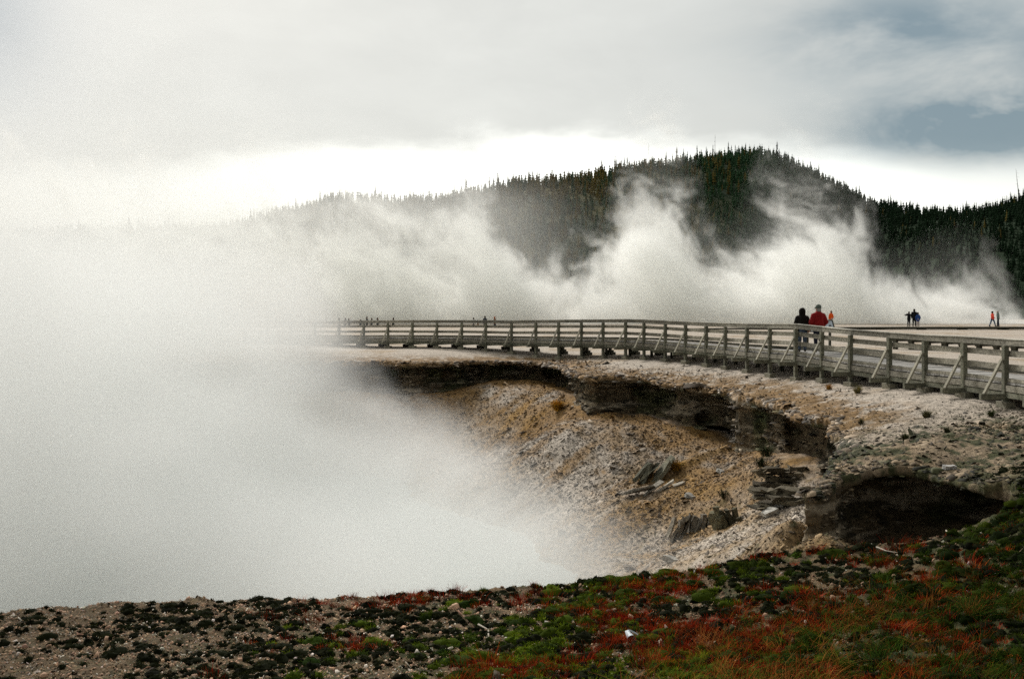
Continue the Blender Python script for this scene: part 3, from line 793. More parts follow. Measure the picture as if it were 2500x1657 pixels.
def build_near_boardwalk():
    root = empty("boardwalk", P3(bw[20, :2], 0)); root.location = (0, 0, 0)
    tag(root, "weathered grey timber boardwalk with post and rail fence curving along the crater rim", "boardwalk")
    xy = bw[:, :2]; dz = bw[:, 2]; tz = bw[:, 3]
    # deck: individual planks across the run in one mesh
    mb = MB()
    seglen = np.linalg.norm(np.diff(xy, axis=0), axis=1)
    for i in range(len(xy) - 1):
        n = max(2, int(seglen[i] / .22))
        for j in range(n):
            t0, t1 = (j + .04) / n, (j + .96) / n; tm = (t0 + t1) / 2
            p = xy[i] + (xy[i + 1] - xy[i]) * tm; o = outn[i] + (outn[i + 1] - outn[i]) * tm; z = dz[i] + (dz[i + 1] - dz[i]) * tm - .02 + random.uniform(-.004, .004)
            mb.beam(P3(p + o * .03, z), P3(p - o * (DW + random.uniform(-.02, .02)), z), seglen[i] / n * .93, .045)
    mb.build("deck", M_deck, root)
    run("fascia_board", M_rail, root, .055, -.15, .05, .16, xy, dz)
    run("fascia_board", M_post, root, .04, -.32, .05, .14, xy, dz)
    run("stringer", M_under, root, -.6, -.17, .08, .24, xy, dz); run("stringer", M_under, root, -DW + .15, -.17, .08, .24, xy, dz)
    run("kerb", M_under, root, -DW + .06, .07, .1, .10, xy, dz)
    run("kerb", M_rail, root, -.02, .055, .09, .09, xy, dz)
    run("top_rail", M_rail, root, -.02, -.075, .09, .16, xy, tz)
    run("rail_cap", M_cap, root, -.02, .018, .13, .022, xy, tz)
    run("middle_rail", M_rail, root, -.08, -.36, .05, .155, xy, tz)
    run("lower_rail", M_rail, root, -.08, -.71, .05, .155, xy, tz)
    for i in range(len(xy)):
        o = outn[i]; g = float(Gfull(xy[i:i + 1, 0], xy[i:i + 1, 1])[0]); gi = float(Gfull(xy[i:i + 1, 0] - o[0] * 2.1, xy[i:i + 1, 1] - o[1] * 2.1)[0])
        tilt = random.uniform(-.012, .012)
        q = xy[i] + o * .04
        MB().beam(P3(q, g + .12), P3(q + tg[i] * tilt, tz[i] - .155), .125 + random.uniform(-.012, .012), .125, up=P3(o, 0)).build("post", M_post, root)
        s = xy[i] + o * .115
        MB().beam(P3(s + o * .50, dz[i] - .30), P3(s + o * .01, tz[i] - .50), .05, .10, up=P3(tg[i], 0)).build("brace", M_brace, root)
        MB().beam(P3(xy[i] - o * (DW - .05), dz[i] - .365), P3(xy[i] + o * .72, dz[i] - .365), .10, .15).build("cross_beam", M_post, root)
        fb = MB(); ax = tg[i]
        fb.beam(P3(q - ax * .24, g + .06), P3(q + ax * .24, g + .06), .26, .18, jitter=.01)
        fb.build("footing", M_foot, root, bevel=.01)
        iq = xy[i] - o * 2.1
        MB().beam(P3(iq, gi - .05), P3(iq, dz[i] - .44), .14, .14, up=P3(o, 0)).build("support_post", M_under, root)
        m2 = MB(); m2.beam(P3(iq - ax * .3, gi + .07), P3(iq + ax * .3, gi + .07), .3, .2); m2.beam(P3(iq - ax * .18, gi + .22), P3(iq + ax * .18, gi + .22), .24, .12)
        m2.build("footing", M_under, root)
        if i < len(xy) - 1 and i % 1 == 0:
            mid = (xy[i] + xy[i + 1]) / 2 - (outn[i]) * 1.0; gm = float(Gfull(mid[None, 0], mid[None, 1])[0]); zm = (dz[i] + dz[i + 1]) / 2
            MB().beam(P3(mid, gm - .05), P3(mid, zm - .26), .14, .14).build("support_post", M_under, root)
    return root
build_near_boardwalk()

# viewing platform that widens the boardwalk behind the two people
def build_platform():
    root = empty("viewing_platform"); tag(root, "pale-lit timber viewing platform widening the boardwalk behind the railing", "platform")
    z = 6.45
    inner = [bw[i, :2] - outn[i] * (DW + .01) for i in (25, 24, 23, 22)]
    c = [np.array([q[0], q[1], z]) for q in inner] + [at(1868, 850.5, z=z), at(2062, 852.5, z=z), at(2170, 864, z=z)]
    c = [Vector((p[0], p[1], z)) for p in c]
    v = [tuple(p) for p in c] + [(p.x, p.y, z - .06) for p in c]; n = len(c)
    f = [tuple(range(n)), tuple(reversed(range(n, 2 * n)))] + [(i, (i + 1) % n, n + (i + 1) % n, n + i) for i in range(n)]
    me = bpy.data.meshes.new("platform_deck"); me.from_pydata(v, [], f)
    link("platform_deck", me, M_deck, root)
    for a, b in ((3, 4), (4, 5), (5, 6), (6, 0)):
        MB().beam(c[a] + Vector((0, 0, .06)), c[b] + Vector((0, 0, .06)), .1, .1).build("kerb", M_under, root)
    for i in (4, 5, 6):
        p = c[i] * .98 + c[1] * .02; g = float(Gfull(np.array([p.x]), np.array([p.y]))[0])
        MB().beam((p.x, p.y, g - .05), (p.x, p.y, z - .06), .14, .14).build("support_post", M_under, root)
build_platform()

# interpretive sign: slanted panel on two dark legs
def build_sign():
    root = empty("interpretive_sign", (0, 0, 0)); tag(root, "low slanted grey information panel on dark legs behind the man in red", "sign")
    Y = 41.7; z0 = 6.45
    xl = (1971 - 1250) / FPX * Y; xr = (2026 - 1250) / FPX * Y
    for x in (xl, xr): MB().beam((x, Y, z0), (x, Y, z0 + 1.05), .09, .09).build("leg", M_under, root)
    m1 = flat_mat("sign_panel_face", (.42, .46, .50), .4, .35, 6)
    xa, xb = xl - .06, xr + .14
    v = [(xa, Y - .28, z0 + .78), (xb, Y - .28, z0 + .78), (xb + .03, Y + .22, z0 + 1.24), (xa, Y + .22, z0 + 1.24)]
    v += [(p[0], p[1] + .02, p[2] - .03) for p in v]
    me = bpy.data.meshes.new("panel"); me.from_pydata(v, [], [(0, 1, 2, 3), (7, 6, 5, 4), (0, 4, 5, 1), (1, 5, 6, 2), (2, 6, 7, 3), (3, 7, 4, 0)])
    p = link("panel", me, m1, root)
    fr = MB()
    for i in range(4): fr.beam(v[i], v[(i + 1) % 4], .045, .045)
    fr.build("frame", M_under, root)
build_sign()

# ------------------------------------------------------------------ far boardwalks without railings
def low_walk(name, label, pts, step, wd=2.2, bl=.27, bh=.30):
    root = empty(name); tag(root, label, "boardwalk", "low boardwalks over the flats")
    P = [Vector(p) for p in pts]
    for i in range(len(P) - 1):
        a, b = P[i], P[i + 1]
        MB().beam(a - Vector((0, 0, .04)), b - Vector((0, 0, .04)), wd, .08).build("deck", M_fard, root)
        t = (b - a).normalized(); s = t.cross(Vector((0, 0, 1))).normalized()
        for sg in (1, -1):
            MB().beam(a + s * sg * (wd / 2 - .08) - Vector((0, 0, .17)), b + s * sg * (wd / 2 - .08) - Vector((0, 0, .17)), .09, .17).build("stringer", M_under, root)
        n = max(1, int((b - a).length / step))
        for j in range(n):
            p = a + (b - a) * ((j + .5) / n); g = float(Gfull(np.array([p.x]), np.array([p.y]))[0])
            g = min(g, p.z - .40)
            m = MB(); m.beam(p + s * (wd / 2) - Vector((0, 0, .30)), p - s * (wd / 2) - Vector((0, 0, .30)), .34, .12)
            for sg in (1, -1):
                q = p + s * sg * (wd / 2 - .15); m.beam((q.x - t.x * bl, q.y - t.y * bl, (g + p.z - .36) / 2), (q.x + t.x * bl, q.y + t.y * bl, (g + p.z - .36) / 2), bh, max(.06, p.z - .36 - g))
            m.build("support_block", M_under, root)
    return root
zf = 6.52
L = [at(1100, 807, Y=128), at(1300, 806, Y=122), at(1480, 804.5, Y=116), at(1640, 802, Y=111), at(1900, 799, Y=109), at(2200, 797.5, Y=108), at(2600, 797.5, Y=107)]
low_walk("far_boardwalk", "low dark boardwalk crossing the pale flats on short blocks in front of the steam bank", L, 3.6)
low_walk("side_boardwalk", "low boardwalk on blocks half hidden behind the top rail at the right edge", [at(2186, 817.5, Y=62), at(2350, 826, Y=57.5), at(2620, 840, Y=51)], 1.15, 1.6, .12, .2)
# ------------------------------------------------------------------ people: one smooth body grown from tapering bones, clothes as further skins
def cone_sdf(P, a, b, ra, rb):
    a = np.array(a, np.float32); b = np.array(b, np.float32); ab = b - a
    t = np.clip(((P - a) @ ab) / max(1e-9, float(ab @ ab)), 0, 1)
    return np.linalg.norm(P - a - t[..., None] * ab, axis=-1) - (ra + (rb - ra) * t)
def skin_mesh(name, bones, mat, parent, vs=.018, k=.03, squash=None):
    """bones: (a, b, ra, rb) round cones blended into one continuous surface"""
    pts = np.array([p for q in bones for p in q[:2]], np.float32); rm = max(max(q[2], q[3]) for q in bones)
    lo = pts.min(0) - rm - vs * 4; hi = pts.max(0) + rm + vs * 4
    ax = [np.arange(lo[i], hi[i], vs, dtype=np.float32) for i in range(3)]
    G3 = np.stack(np.meshgrid(*ax, indexing="ij"), -1)
    D = None
    for a, b, ra, rb in bones:
        d = cone_sdf(G3, a, b, ra, rb)
        if D is None: D = d
        else:
            h = np.clip(.5 + .5 * (D - d) / k, 0, 1); D = D * (1 - h) + d * h - k * h * (1 - h)
    g = openvdb.FloatGrid(1.0); g.copyFromArray(D.astype(np.float32))
    p, q = g.convertToQuads(0.0)
    p = p * vs + lo
    o = link(name, np_mesh(name, p, q[:, ::-1]), mat, parent, True)
    return o
def cloth(name, col, rough=.85): return flat_mat(name, col, rough, .18, 25, .1)
M_skin = flat_mat("skin", (.42, .24, .16), .6, .1, 20)
def person(loc, rz, label, jacket, trousers, height=1.72, hat=None, hood=False, hair=(.04, .03, .02), pose=None, stride=0.0, detail=.018, group=None, coat=False, shape=1.0, skirt=False, headwear=None, lean=0.0, head_turn=0.0):
    """figure faces +Y in its own frame, feet at the origin"""
    s = height / 1.75; b = shape; pose = pose or {}
    root = empty("person", loc, rz); tag(root, label, "person", group)
    ln = lean
    def V(x, y, z): return (x * s, (y + ln * max(0, z - .9)) * s, z * s)
    hipz = .92; shz = 1.43; hd = V(0, .01, 1.63)
    # legs
    legs = []
    for sg in (-1, 1):
        st = stride * sg
        hip = V(.09 * sg, 0, hipz); kn = V(.10 * sg + .0, st * .22 + .02, .49); an = V(.11 * sg, st * .42, .09)
        legs.append((hip, kn, an))
    arms = []
    for sg, key in ((-1, "left"), (1, "right")):
        sh = V(.165 * sg * b, 0, 1.385)
        el, wr = pose.get(key, ((.27 * sg, -.02, 1.14), (.25 * sg, .08, .90)))
        arms.append((sh, V(*el), V(*wr)))
    body = []
    body += [(hd, V(0, .035, 1.60), .095 * s, .075 * s), (V(0, -.01, 1.67), V(0, .0, 1.62), .098 * s, .09 * s), (V(0, .09, 1.585), V(0, .10, 1.60), .018 * s, .014 * s), (V(0, 0, 1.58), V(0, 0, 1.42), .055 * s, .065 * s)]
    for sg in (-1, 1): body.append((V(.098 * sg, -.01, 1.62), V(.10 * sg, -.015, 1.64), .02 * s, .018 * s))
    body += [(V(0, 0, 1.38), V(0, 0, .98), .12 * s, .13 * s)]
    for hip, kn, an in legs: body += [(hip, kn, .075 * s, .052 * s), (kn, an, .05 * s, .036 * s)]
    for sh, el, wr in arms:
        body += [(sh, el, .05 * s, .04 * s), (el, wr, .038 * s, .028 * s)]
        d = np.array(wr) - np.array(el); d = d / max(1e-6, np.linalg.norm(d))
        pm = np.array(wr) + d * .06 * s; body.append((wr, tuple(pm), .032 * s, .036 * s))
        if detail < .02:
            side = np.cross(d, (0, 1, 0)); side /= max(1e-6, np.linalg.norm(side))
            for q in range(4):
                o_ = side * (q - 1.5) * .019 * s; L_ = (.075, .085, .08, .062)[q] * s
                body.append((tuple(pm + o_), tuple(pm + o_ + d * L_ + np.array((0, .012, 0)) * s), .0105 * s, .008 * s))
            body.append((tuple(np.array(wr) + d * .02 * s), tuple(np.array(wr) + d * .06 * s + side * .05 * s + np.array((0, .03, 0)) * s), .012 * s, .010 * s))
    skin_mesh("body", body, M_skin, root, detail if detail < .02 else .03, .02)
    # trousers, shoes, jacket
    tr = [(V(0, 0, .97), V(0, 0, .90), .145 * s * b, .15 * s * b)]
    for hip, kn, an in legs: tr += [(hip, kn, .10 * s * b, .075 * s), (kn, an, .073 * s, .062 * s)]
    if skirt: tr.append((V(0, 0, .9), V(0, 0, .58), .16 * s, .22 * s))
    skin_mesh("trousers", tr, cloth("trouser_cloth", trousers), root, detail * 1.1, .03)
    sh_b = []
    for (hip, kn, an), sg in zip(legs, (-1, 1)):
        mb = [(tuple(np.array(an) + np.array((0, -.03, -.035)) * s), tuple(np.array(an) + np.array((0.01 * sg, .15, -.045)) * s), .05 * s, .042 * s)]
        skin_mesh("shoe", mb, cloth("shoe_leather", (.05, .04, .03)), root, detail, .02)
    low = .72 if coat else .86
    jk = [(V(-.10 * b, 0, 1.345), V(.10 * b, 0, 1.345), .11 * s, .11 * s), (V(0, -.01, 1.47), V(-.15 * b, 0, 1.385), .07 * s, .075 * s), (V(0, -.01, 1.47), V(.15 * b, 0, 1.385), .07 * s, .075 * s), (V(0, 0, 1.38), V(0, 0, 1.1), .15 * s * b, .155 * s * b), (V(-.07 * b, 0, 1.15), V(-.08 * b, 0, low + .06), .12 * s, .135 * s), (V(.07 * b, 0, 1.15), V(.08 * b, 0, low + .06), .12 * s, .135 * s), (V(0, -.01, 1.44), V(0, -.01, 1.53), .10 * s, .082 * s)]
    for sh, el, wr in arms:
        jk += [(sh, el, .080 * s * b, .066 * s * b), (el, wr, .064 * s * b, .050 * s)]
    skin_mesh("jacket", jk, cloth("jacket_cloth", jacket), root, detail, .045)
    if hood:
        skin_mesh("hood", [(V(0, -.045, 1.67), V(0, .0, 1.64), .135 * s, .13 * s), (V(0, -.04, 1.62), V(0, -.01, 1.48), .12 * s, .13 * s), (V(.0, .03, 1.70), V(.0, .07, 1.63), .10 * s, .10 * s)], cloth("hood_cloth", [q * .9 for q in jacket]), root, detail, .04)
    elif hat:
        h = skin_mesh("cap", [(V(0, -.01, 1.71), V(0, .0, 1.70), .112 * s, .112 * s), (V(-.03, .09, 1.70), V(-.02, .19, 1.68), .05 * s, .035 * s), (V(.03, .09, 1.70), V(.02, .19, 1.68), .05 * s, .035 * s)], cloth("cap_cloth", hat), root, detail, .03)
        skin_mesh("hair", [(V(0, -.03, 1.62), V(0, -.04, 1.58), .096 * s, .082 * s)], cloth("hair", hair), root, detail, .03)
    else:
        skin_mesh("hair", [(V(0, -.025, 1.66), V(0, -.02, 1.69), .104 * s, .105 * s), (V(0, -.04, 1.64), V(0, -.05, 1.55), .095 * s, .075 * s)], cloth("hair", hair), root, detail, .03)
    return root
def stand(px, py_foot, Y): 
    p = at(px, py_foot, Y=Y); return (p[0], p[1], p[2])
def build_people():
    # near pair at the railing, backs to the viewer
    Y = 39.4; z = 6.47
    person(((1958.5 - 1250) / FPX * Y, Y, z), R(-14), "person in a black hooded jacket and jeans standing left of the man in red", (.012, .010, .008), (.06, .08, .11), 1.69, hood=True, coat=False, shape=1.12, detail=.016)
    Y = 38.9
    person(((1998 - 1250) / FPX * Y, Y, z), R(12), "person in a dark red jacket and peaked cap looking out from the railing", (.22, .012, .012), (.02, .022, .035), 1.80, hat=(.10, .12, .10), hair=(.25, .24, .22), shape=1.22, detail=.016, pose={"left": ((-.31, -.02, 1.15), (-.27, .10, .92)), "right": ((.31, -.02, 1.15), (.24, .14, .95))})
    d = .024
    # the far boardwalk
    person(stand(2029, 798, 107.5), R(20), "small figure in an orange jacket on the far boardwalk right of the sign", (.70, .10, .015), (.35, .33, .30), 1.72, detail=d, hair=(.15, .06, .03))
    person(stand(2219, 797, 107.5), R(0), "person in black raising both hands to the face on the far boardwalk", (.012, .012, .014), (.012, .012, .016), 1.60, detail=d, pose={"left": ((-.42, .05, 1.36), (-.12, .16, 1.50)), "right": ((.36, .05, 1.30), (.10, .16, 1.50))})
    person(stand(2232, 797, 107.3), R(-15), "tall person in black standing between two companions on the far boardwalk", (.012, .014, .016), (.012, .013, .015), 1.86, detail=d, shape=1.15, lean=-.03)
    person(stand(2241, 797, 106.9), R(-10), "person in a blue coat behind the tall one in black", (.03, .07, .22), (.30, .24, .22), 1.50, detail=d, coat=True)
    person(stand(2423, 797, 107), R(-80), "person in a bright orange jacket and jeans striding on the far boardwalk", (.80, .09, .05), (.03, .08, .16), 1.62, detail=d, stride=.75, pose={"left": ((-.30, .12, 1.18), (-.22, .34, 1.08)), "right": ((.30, -.12, 1.18), (.26, .05, 1.0))})
    person(stand(2437, 797, 106.8), R(60), "person in a grey hooded jacket facing the one in orange near the right edge", (.14, .18, .16), (.02, .03, .05), 1.68, detail=d, hood=False, hair=(.45, .45, .42), stride=.2, lean=.08)
    # the left group, seen through the rails
    g = "walkers on the far boardwalk seen through the railing"
    person(stand(1156, 806.5, 131), R(10), "person in a white top seen through the rails, left of a child", (.62, .60, .56), (.08, .08, .08), 1.66, detail=.03, group=g)
    person(stand(1167, 806.5, 130), R(100), "child walking between an adult in white and one in dark clothes", (.18, .10, .05), (.07, .06, .05), 1.15, detail=.03, stride=.5, group=g)
    person(stand(1184, 806, 129), R(5), "person in dark clothes whose head shows above the rail beside a post", (.03, .04, .05), (.03, .03, .04), 1.82, detail=.03, group=g)
    person(stand(1208, 806, 129), R(-90), "red-haired person striding right, seen through the rails", (.20, .10, .05), (.05, .07, .09), 1.74, detail=.03, stride=.7, hair=(.35, .08, .02), group=g)
    fog = [(828, "leftmost of the walkers nearly lost in steam behind the rails", .4, 1.70), (843, "second faint walker from the left in the steam, striding", .6, 1.72), (852, "third faint walker from the left in the steam, close behind the striding one", .6, 1.65), (880, "faint stooping walker in the steam left of a post", .5, 1.5),
           (896, "faint tall walker in the steam right beside a post", .2, 1.84), (907, "faint walker in the steam leaning forward right of the tall one", .5, 1.7), (922, "faint walker in the steam standing in the middle of two posts", .3, 1.72), (960, "rightmost faint walker in the thinning steam, legs apart", .5, 1.72)]
    for k, (px, lab, st, h) in enumerate(fog):
        person(stand(px, 808.5, 127 + (k % 3)), R(80 if k % 2 else -70), lab, (.05, .06, .06), (.05, .05, .05), h, detail=.035, stride=st, group="faint walkers in the steam")
build_people()
# ------------------------------------------------------------------ ground cover and rubble (stuff)
def surf_z(x, y, kind):
    return Gfull(x, y) if kind == "g" else Tfull(x, y)
def chips(name, label, x, y, z, size, colf, flat=.35, tilt=.5, dirn=None, mat=None, seed=1, long=1.0):
    """irregular little stone flakes: a skewed 5-sided plate each"""
    rg = np.random.default_rng(seed); n = len(x); K = 5
    a = np.linspace(0, 2 * np.pi, K, endpoint=False)[None] + rg.uniform(-.4, .4, (n, K)) + rg.uniform(0, 6.28, (n, 1))
    r = size[:, None] * rg.uniform(.6, 1.25, (n, K))
    lx = np.cos(a) * r * long; ly = np.sin(a) * r; th = size * flat * rg.uniform(.5, 1.3, n)
    rot = rg.uniform(0, 6.28, n) if dirn is None else dirn + rg.normal(0, .5, n)
    tx = rg.normal(0, tilt, n); ty = rg.normal(0, tilt, n)
    def place(px, py, pz):
        qx = px * np.cos(rot)[:, None] - py * np.sin(rot)[:, None]; qy = px * np.sin(rot)[:, None] + py * np.cos(rot)[:, None]
        qz = pz + qx * tx[:, None] + qy * ty[:, None]
        return np.stack([qx + x[:, None], qy + y[:, None], qz + z[:, None]], -1)
    bot = place(lx, ly, np.repeat((-th)[:, None] * .6, K, 1)); top = place(lx * .8, ly * .8, np.repeat(th[:, None] * .6, K, 1)); cen = place(np.zeros((n, 1)), np.zeros((n, 1)), (th * .85)[:, None])
    V = np.concatenate([bot, top, cen], 1).reshape(-1, 3)
    f = []
    for k in range(K):
        k2 = (k + 1) % K
        f += [(k, k2, K + k2), (k, K + k2, K + k), (K + k, K + k2, 2 * K)]
    F = (np.arange(n)[:, None, None] * (2 * K + 1) + np.array(f)[None]).reshape(-1, 3)
    c = np.repeat(colf, 2 * K + 1, axis=0)
    o = link(name, np_mesh(name, V, F, c), mat or M_chip); tag(o, label=label, kind="stuff")
    return o
m_, t_, o_ = new_mat("stone_chips")
_c = t_.n("ShaderNodeVertexColor", layer_name="Col").outputs[0]; _n = t_.noise(t_.n("ShaderNodeTexCoord").outputs["Object"], 40, 3, .6); _k = t_.ramp(_n, .3, .7, .7, 1.25, False)
principled(t_, o_, t_.mixc(1.0, _c, t_.vec(_k, _k, _k), "MULTIPLY"), .85, .25)
M_chip = m_
m_, t_, o_ = new_mat("plant_matter")
_c = t_.n("ShaderNodeVertexColor", layer_name="Col").outputs[0]
principled(t_, o_, _c, 1.0, .03)
M_plant = m_

def wedge(n, y0, y1, rg, lo=-260, hi=2760, power=1.0):
    if hi > 2590: k = (3150 - lo) / (hi - lo); n = int(n * k); hi = 3150
    Y = np.sqrt(rg.uniform(y0 ** 2, y1 ** 2, n)) if power == 1 else rg.uniform(y0, y1, n)
    px = rg.uniform(lo, hi, n)
    return (px - 1250) / FPX * Y, Y, px
def tonal(base, n, rg, v=.35): return np.asarray(base)[None] * rg.uniform(1 - v, 1 + v, (n, 1)) * rg.uniform(.93, 1.07, (n, 3))

def blades(name, label, bx, by, bz, L, lean_dir, lean, width, col, seed, segs=2, tipcol=None):
    """thin tapering curved blades, one strip each"""
    rg = np.random.default_rng(seed); n = len(bx)
    side = lean_dir + np.pi / 2 + rg.normal(0, .5, n)
    V = []; C = []
    for k in range(segs + 1):
        u = k / segs
        off = lean * L * u ** 1.6; h = L * u * (1 - .35 * lean * u)
        w_ = width * (1 - u * .85)
        cx = bx + np.cos(lean_dir) * off; cy_ = by + np.sin(lean_dir) * off; cz = bz + h
        for sg in (-1, 1):
            V.append(np.stack([cx + np.cos(side) * w_ * sg / 2, cy_ + np.sin(side) * w_ * sg / 2, cz], -1))
            C.append(col * (.75 + .5 * u) if tipcol is None else col * (1 - u) + tipcol * u)
    V = np.stack(V, 1); C = np.stack(C, 1); m = 2 * (segs + 1)
    f = [(2 * k, 2 * k + 1, 2 * k + 3, 2 * k + 2) for k in range(segs)]
    F = (np.arange(n)[:, None, None] * m + np.array(f)[None]).reshape(-1, 4)
    o = link(name, np_mesh(name, V.reshape(-1, 3), F, C.reshape(-1, 3)), M_plant); tag(o, label=label, kind="stuff")
    return o

def build_cover():
    rg = np.random.default_rng(21)
    # --- gravel on the near slope
    x, y, px = wedge(210000, 8.6, 18.5, rg); s = sdf(x, y)
    k = (s < .0); x, y, px = x[k], y[k], px[k]
    dens = .55 + .45 * fbm(x * 1.5, y * 1.5, 3., 3) - .25 * ss(px, 1700, 2300) * ss(-y, -14, -10)
    k = rg.random(len(x)) < dens * np.interp(px, [0, 900, 1500, 2000, 2500], [.8, 1, .65, .35, .2]); x, y, px = x[k], y[k], px[k]
    n = len(x); size = rg.lognormal(math.log(.0105), .5, n)
    c = np.where(rg.random((n, 1)) < .66, tonal((.42, .26, .16), n, rg), tonal((.08, .06, .035), n, rg)); c = np.where(rg.random((n, 1)) < .13, tonal((.66, .58, .48), n, rg), c)
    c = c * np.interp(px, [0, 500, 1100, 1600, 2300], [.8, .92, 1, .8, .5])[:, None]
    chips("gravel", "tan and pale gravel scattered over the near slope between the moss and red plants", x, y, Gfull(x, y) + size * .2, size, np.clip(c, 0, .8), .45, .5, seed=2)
    # --- flaky crust on the right shoulder and along the crater lip
    x, y, px = wedge(170000, 15.5, 56, rg, 800, 2700); s = sdf(x, y)
    k = (s + lip_noise(x, y) < -.02) & (s > -7) & (g2(ATT[3], x, y, 1.0) > .3)
    w_ = np.maximum(ss(s, -3.4, -.8) * .9, ss(28 - y, 0, 6) * .85) * (.6 + .5 * fbm(x, y, 8., 3))
    k &= rg.random(len(x)) < w_; x, y = x[k], y[k]; n = len(x)
    size = rg.lognormal(math.log(.035), .42, n) * np.interp(y, [16, 22, 27, 50], [1.2, 1.2, .8, 1.35])
    c = ground_col(x, y, sdf(x, y)) * np.where(rg.random((n, 1)) < .5, rg.uniform(.95, 1.5, (n, 1)), rg.uniform(.15, .6, (n, 1)))
    chips("flaky_crust", "broken pale and brown sinter flakes covering the ground along the crater lip", x, y, Gfull(x, y) + .012, size, c, .22, .45, seed=3)
    # --- jagged flakes overhanging the lip
    fr = np.nonzero((RIM[:, 5] > .5) & (RIM[:, 1] < 58) & (RIM[:, 0] > -14))[0]
    i = rg.choice(fr, 15000, p=(1 / RIM[fr, 1]) / (1 / RIM[fr, 1]).sum()); q = RIM[i, :2] + rg.uniform(-.14, .14, (len(i), 2))
    g = np.stack([sdf(q[:, 0] + .15, q[:, 1]) - sdf(q[:, 0] - .15, q[:, 1]), sdf(q[:, 0], q[:, 1] + .15) - sdf(q[:, 0], q[:, 1] - .15)], 1); g /= np.linalg.norm(g, axis=1)[:, None] + 1e-6
    want = -lip_noise(q[:, 0], q[:, 1]) - rg.uniform(-.02, .22, len(i)); q = q + g * (want - sdf(q[:, 0], q[:, 1]))[:, None]
    x, y = q[:, 0].astype(np.float32), q[:, 1].astype(np.float32); n = len(x); size = rg.lognormal(math.log(.05), .45, n) * np.interp(y, [17, 25, 50], [.75, 1.0, 1.7])
    c = ground_col(x, y, sdf(x, y)) * rg.choice([.2, .6, 1.3], (n, 1), p=[.35, .35, .3])
    chips("lip_flakes", "jagged sinter flakes overhanging the lip of the crater", x, y, Gfull(x, y) + rg.uniform(-.12, .03, n).astype(np.float32), size, c, .28, .2, seed=23, long=1.3)
    # --- rubble on the crater slope
    n = 260000
    X = rg.uniform(-9, 9.5, n); Yv = rg.uniform(17, 56, n); s = sdf(X, Yv); z = Tfull(X, Yv)
    k = (s > .1) & (z > .03) & (rg.random(n) < np.interp(Yv, [18, 34, 56], [1, .75, .3])) & (rg.random(n) < .6 + .7 * fbm(X * .8 + Yv * .3, Yv * .8, 5., 3)); X, Yv, z = X[k], Yv[k], z[k]; n = len(X)
    size = rg.lognormal(math.log(.021), .5, n) * np.interp(Yv, [18, 50], [.8, 1.5]); big = rg.random(n) < .010; size[big] *= rg.uniform(2, 4.5, big.sum())
    c = np.clip(slope_col(X, Yv) * np.where(rg.random((n, 1)) < .45, rg.uniform(.9, 1.45, (n, 1)), rg.uniform(.18, .8, (n, 1))), 0, .8)
    gxx = (Tfull(X + .4, Yv) - Tfull(X - .4, Yv)) / .8; gyy = (Tfull(X, Yv + .4) - Tfull(X, Yv - .4)) / .8
    chips("rubble", "flat slabby rubble strewn down the pale slope inside the crater", X, Yv, z + .012, np.clip(size, 0, .17), c, .24, .42, dirn=np.arctan2(-gyy, -gxx), seed=4, long=1.5)

    # --- broken edges of the rock layers on the carved wall
    for P_, C_, vs in WALL_PTS:
        m = min(len(P_), int(len(P_) * (.05 if vs < .07 else .07)))
        i = rg.choice(len(P_), m, replace=False); P = P_[i]; n = m
        sz = rg.lognormal(math.log(.05 if vs < .07 else .10), .4, n)
        chips("rock_flakes", "thin broken rock flakes jutting from the layered crater wall", P[:, 0], P[:, 1], P[:, 2], sz, np.clip(C_[i] * rg.choice([.4, .9, 1.9], (n, 1), p=[.4, .35, .25]), 0, .7), .2, .06, seed=14, long=1.2)
    # --- moss cushions
    def cushions(n, yr, region, rad, base, seed, name, label, blade_n):
        r = np.random.default_rng(seed)
        x, y, px = wedge(n, *yr, r); s = sdf(x, y); k = (s < -.03) & (r.random(len(x)) < region(x, y, px)); x, y, px = x[k], y[k], px[k]; n = len(x)
        R0 = np.minimum(r.lognormal(math.log(rad), .42, n), rad * 1.9); H0 = R0 * r.uniform(.35, .65, n) + .012; el = r.uniform(.8, 1.5, n); rot = r.uniform(-.6, .6, n)
        z0 = Gfull(x, y)
        nu, nv = 10, 4; V = []; 
        for j in range(nv):
            ph = j / (nv - 1) * math.pi / 2
            for i in range(nu):
                a = 2 * math.pi * i / nu
                wob = 1 + .6 * vnoise(x * 9 + math.cos(a) * 1.3, y * 9 + math.sin(a) * 1.3, np.full(n, j * .8)) 
                lx = math.cos(a) * math.cos(ph) * R0 * el * wob; ly = math.sin(a) * math.cos(ph) * R0 * wob
                V.append(np.stack([x + lx * np.cos(rot) - ly * np.sin(rot), y + lx * np.sin(rot) + ly * np.cos(rot), z0 + math.sin(ph) * H0 * wob - .006], -1))
        V = np.stack(V, 1); m = nu * nv
        f = [(j * nu + i, j * nu + (i + 1) % nu, (j + 1) * nu + (i + 1) % nu, (j + 1) * nu + i) for j in range(nv - 1) for i in range(nu)]
        F = (np.arange(n)[:, None, None] * m + np.array(f)[None]).reshape(-1, 4)
        bc = base(x, y, px, r); C = np.repeat(bc * .5, m, axis=0)
        o = link(name, np_mesh(name, V.reshape(-1, 3), F, C), M_plant, smooth=True); tag(o, label=label, kind="stuff")
        # fuzz of tiny shoots on every cushion
        B = blade_n; a = r.uniform(0, 6.28, (n, B)); ph = np.arcsin(r.random((n, B)) ** .8)
        lx = np.cos(a) * np.cos(ph) * (R0 * el)[:, None]; ly = np.sin(a) * np.cos(ph) * R0[:, None]
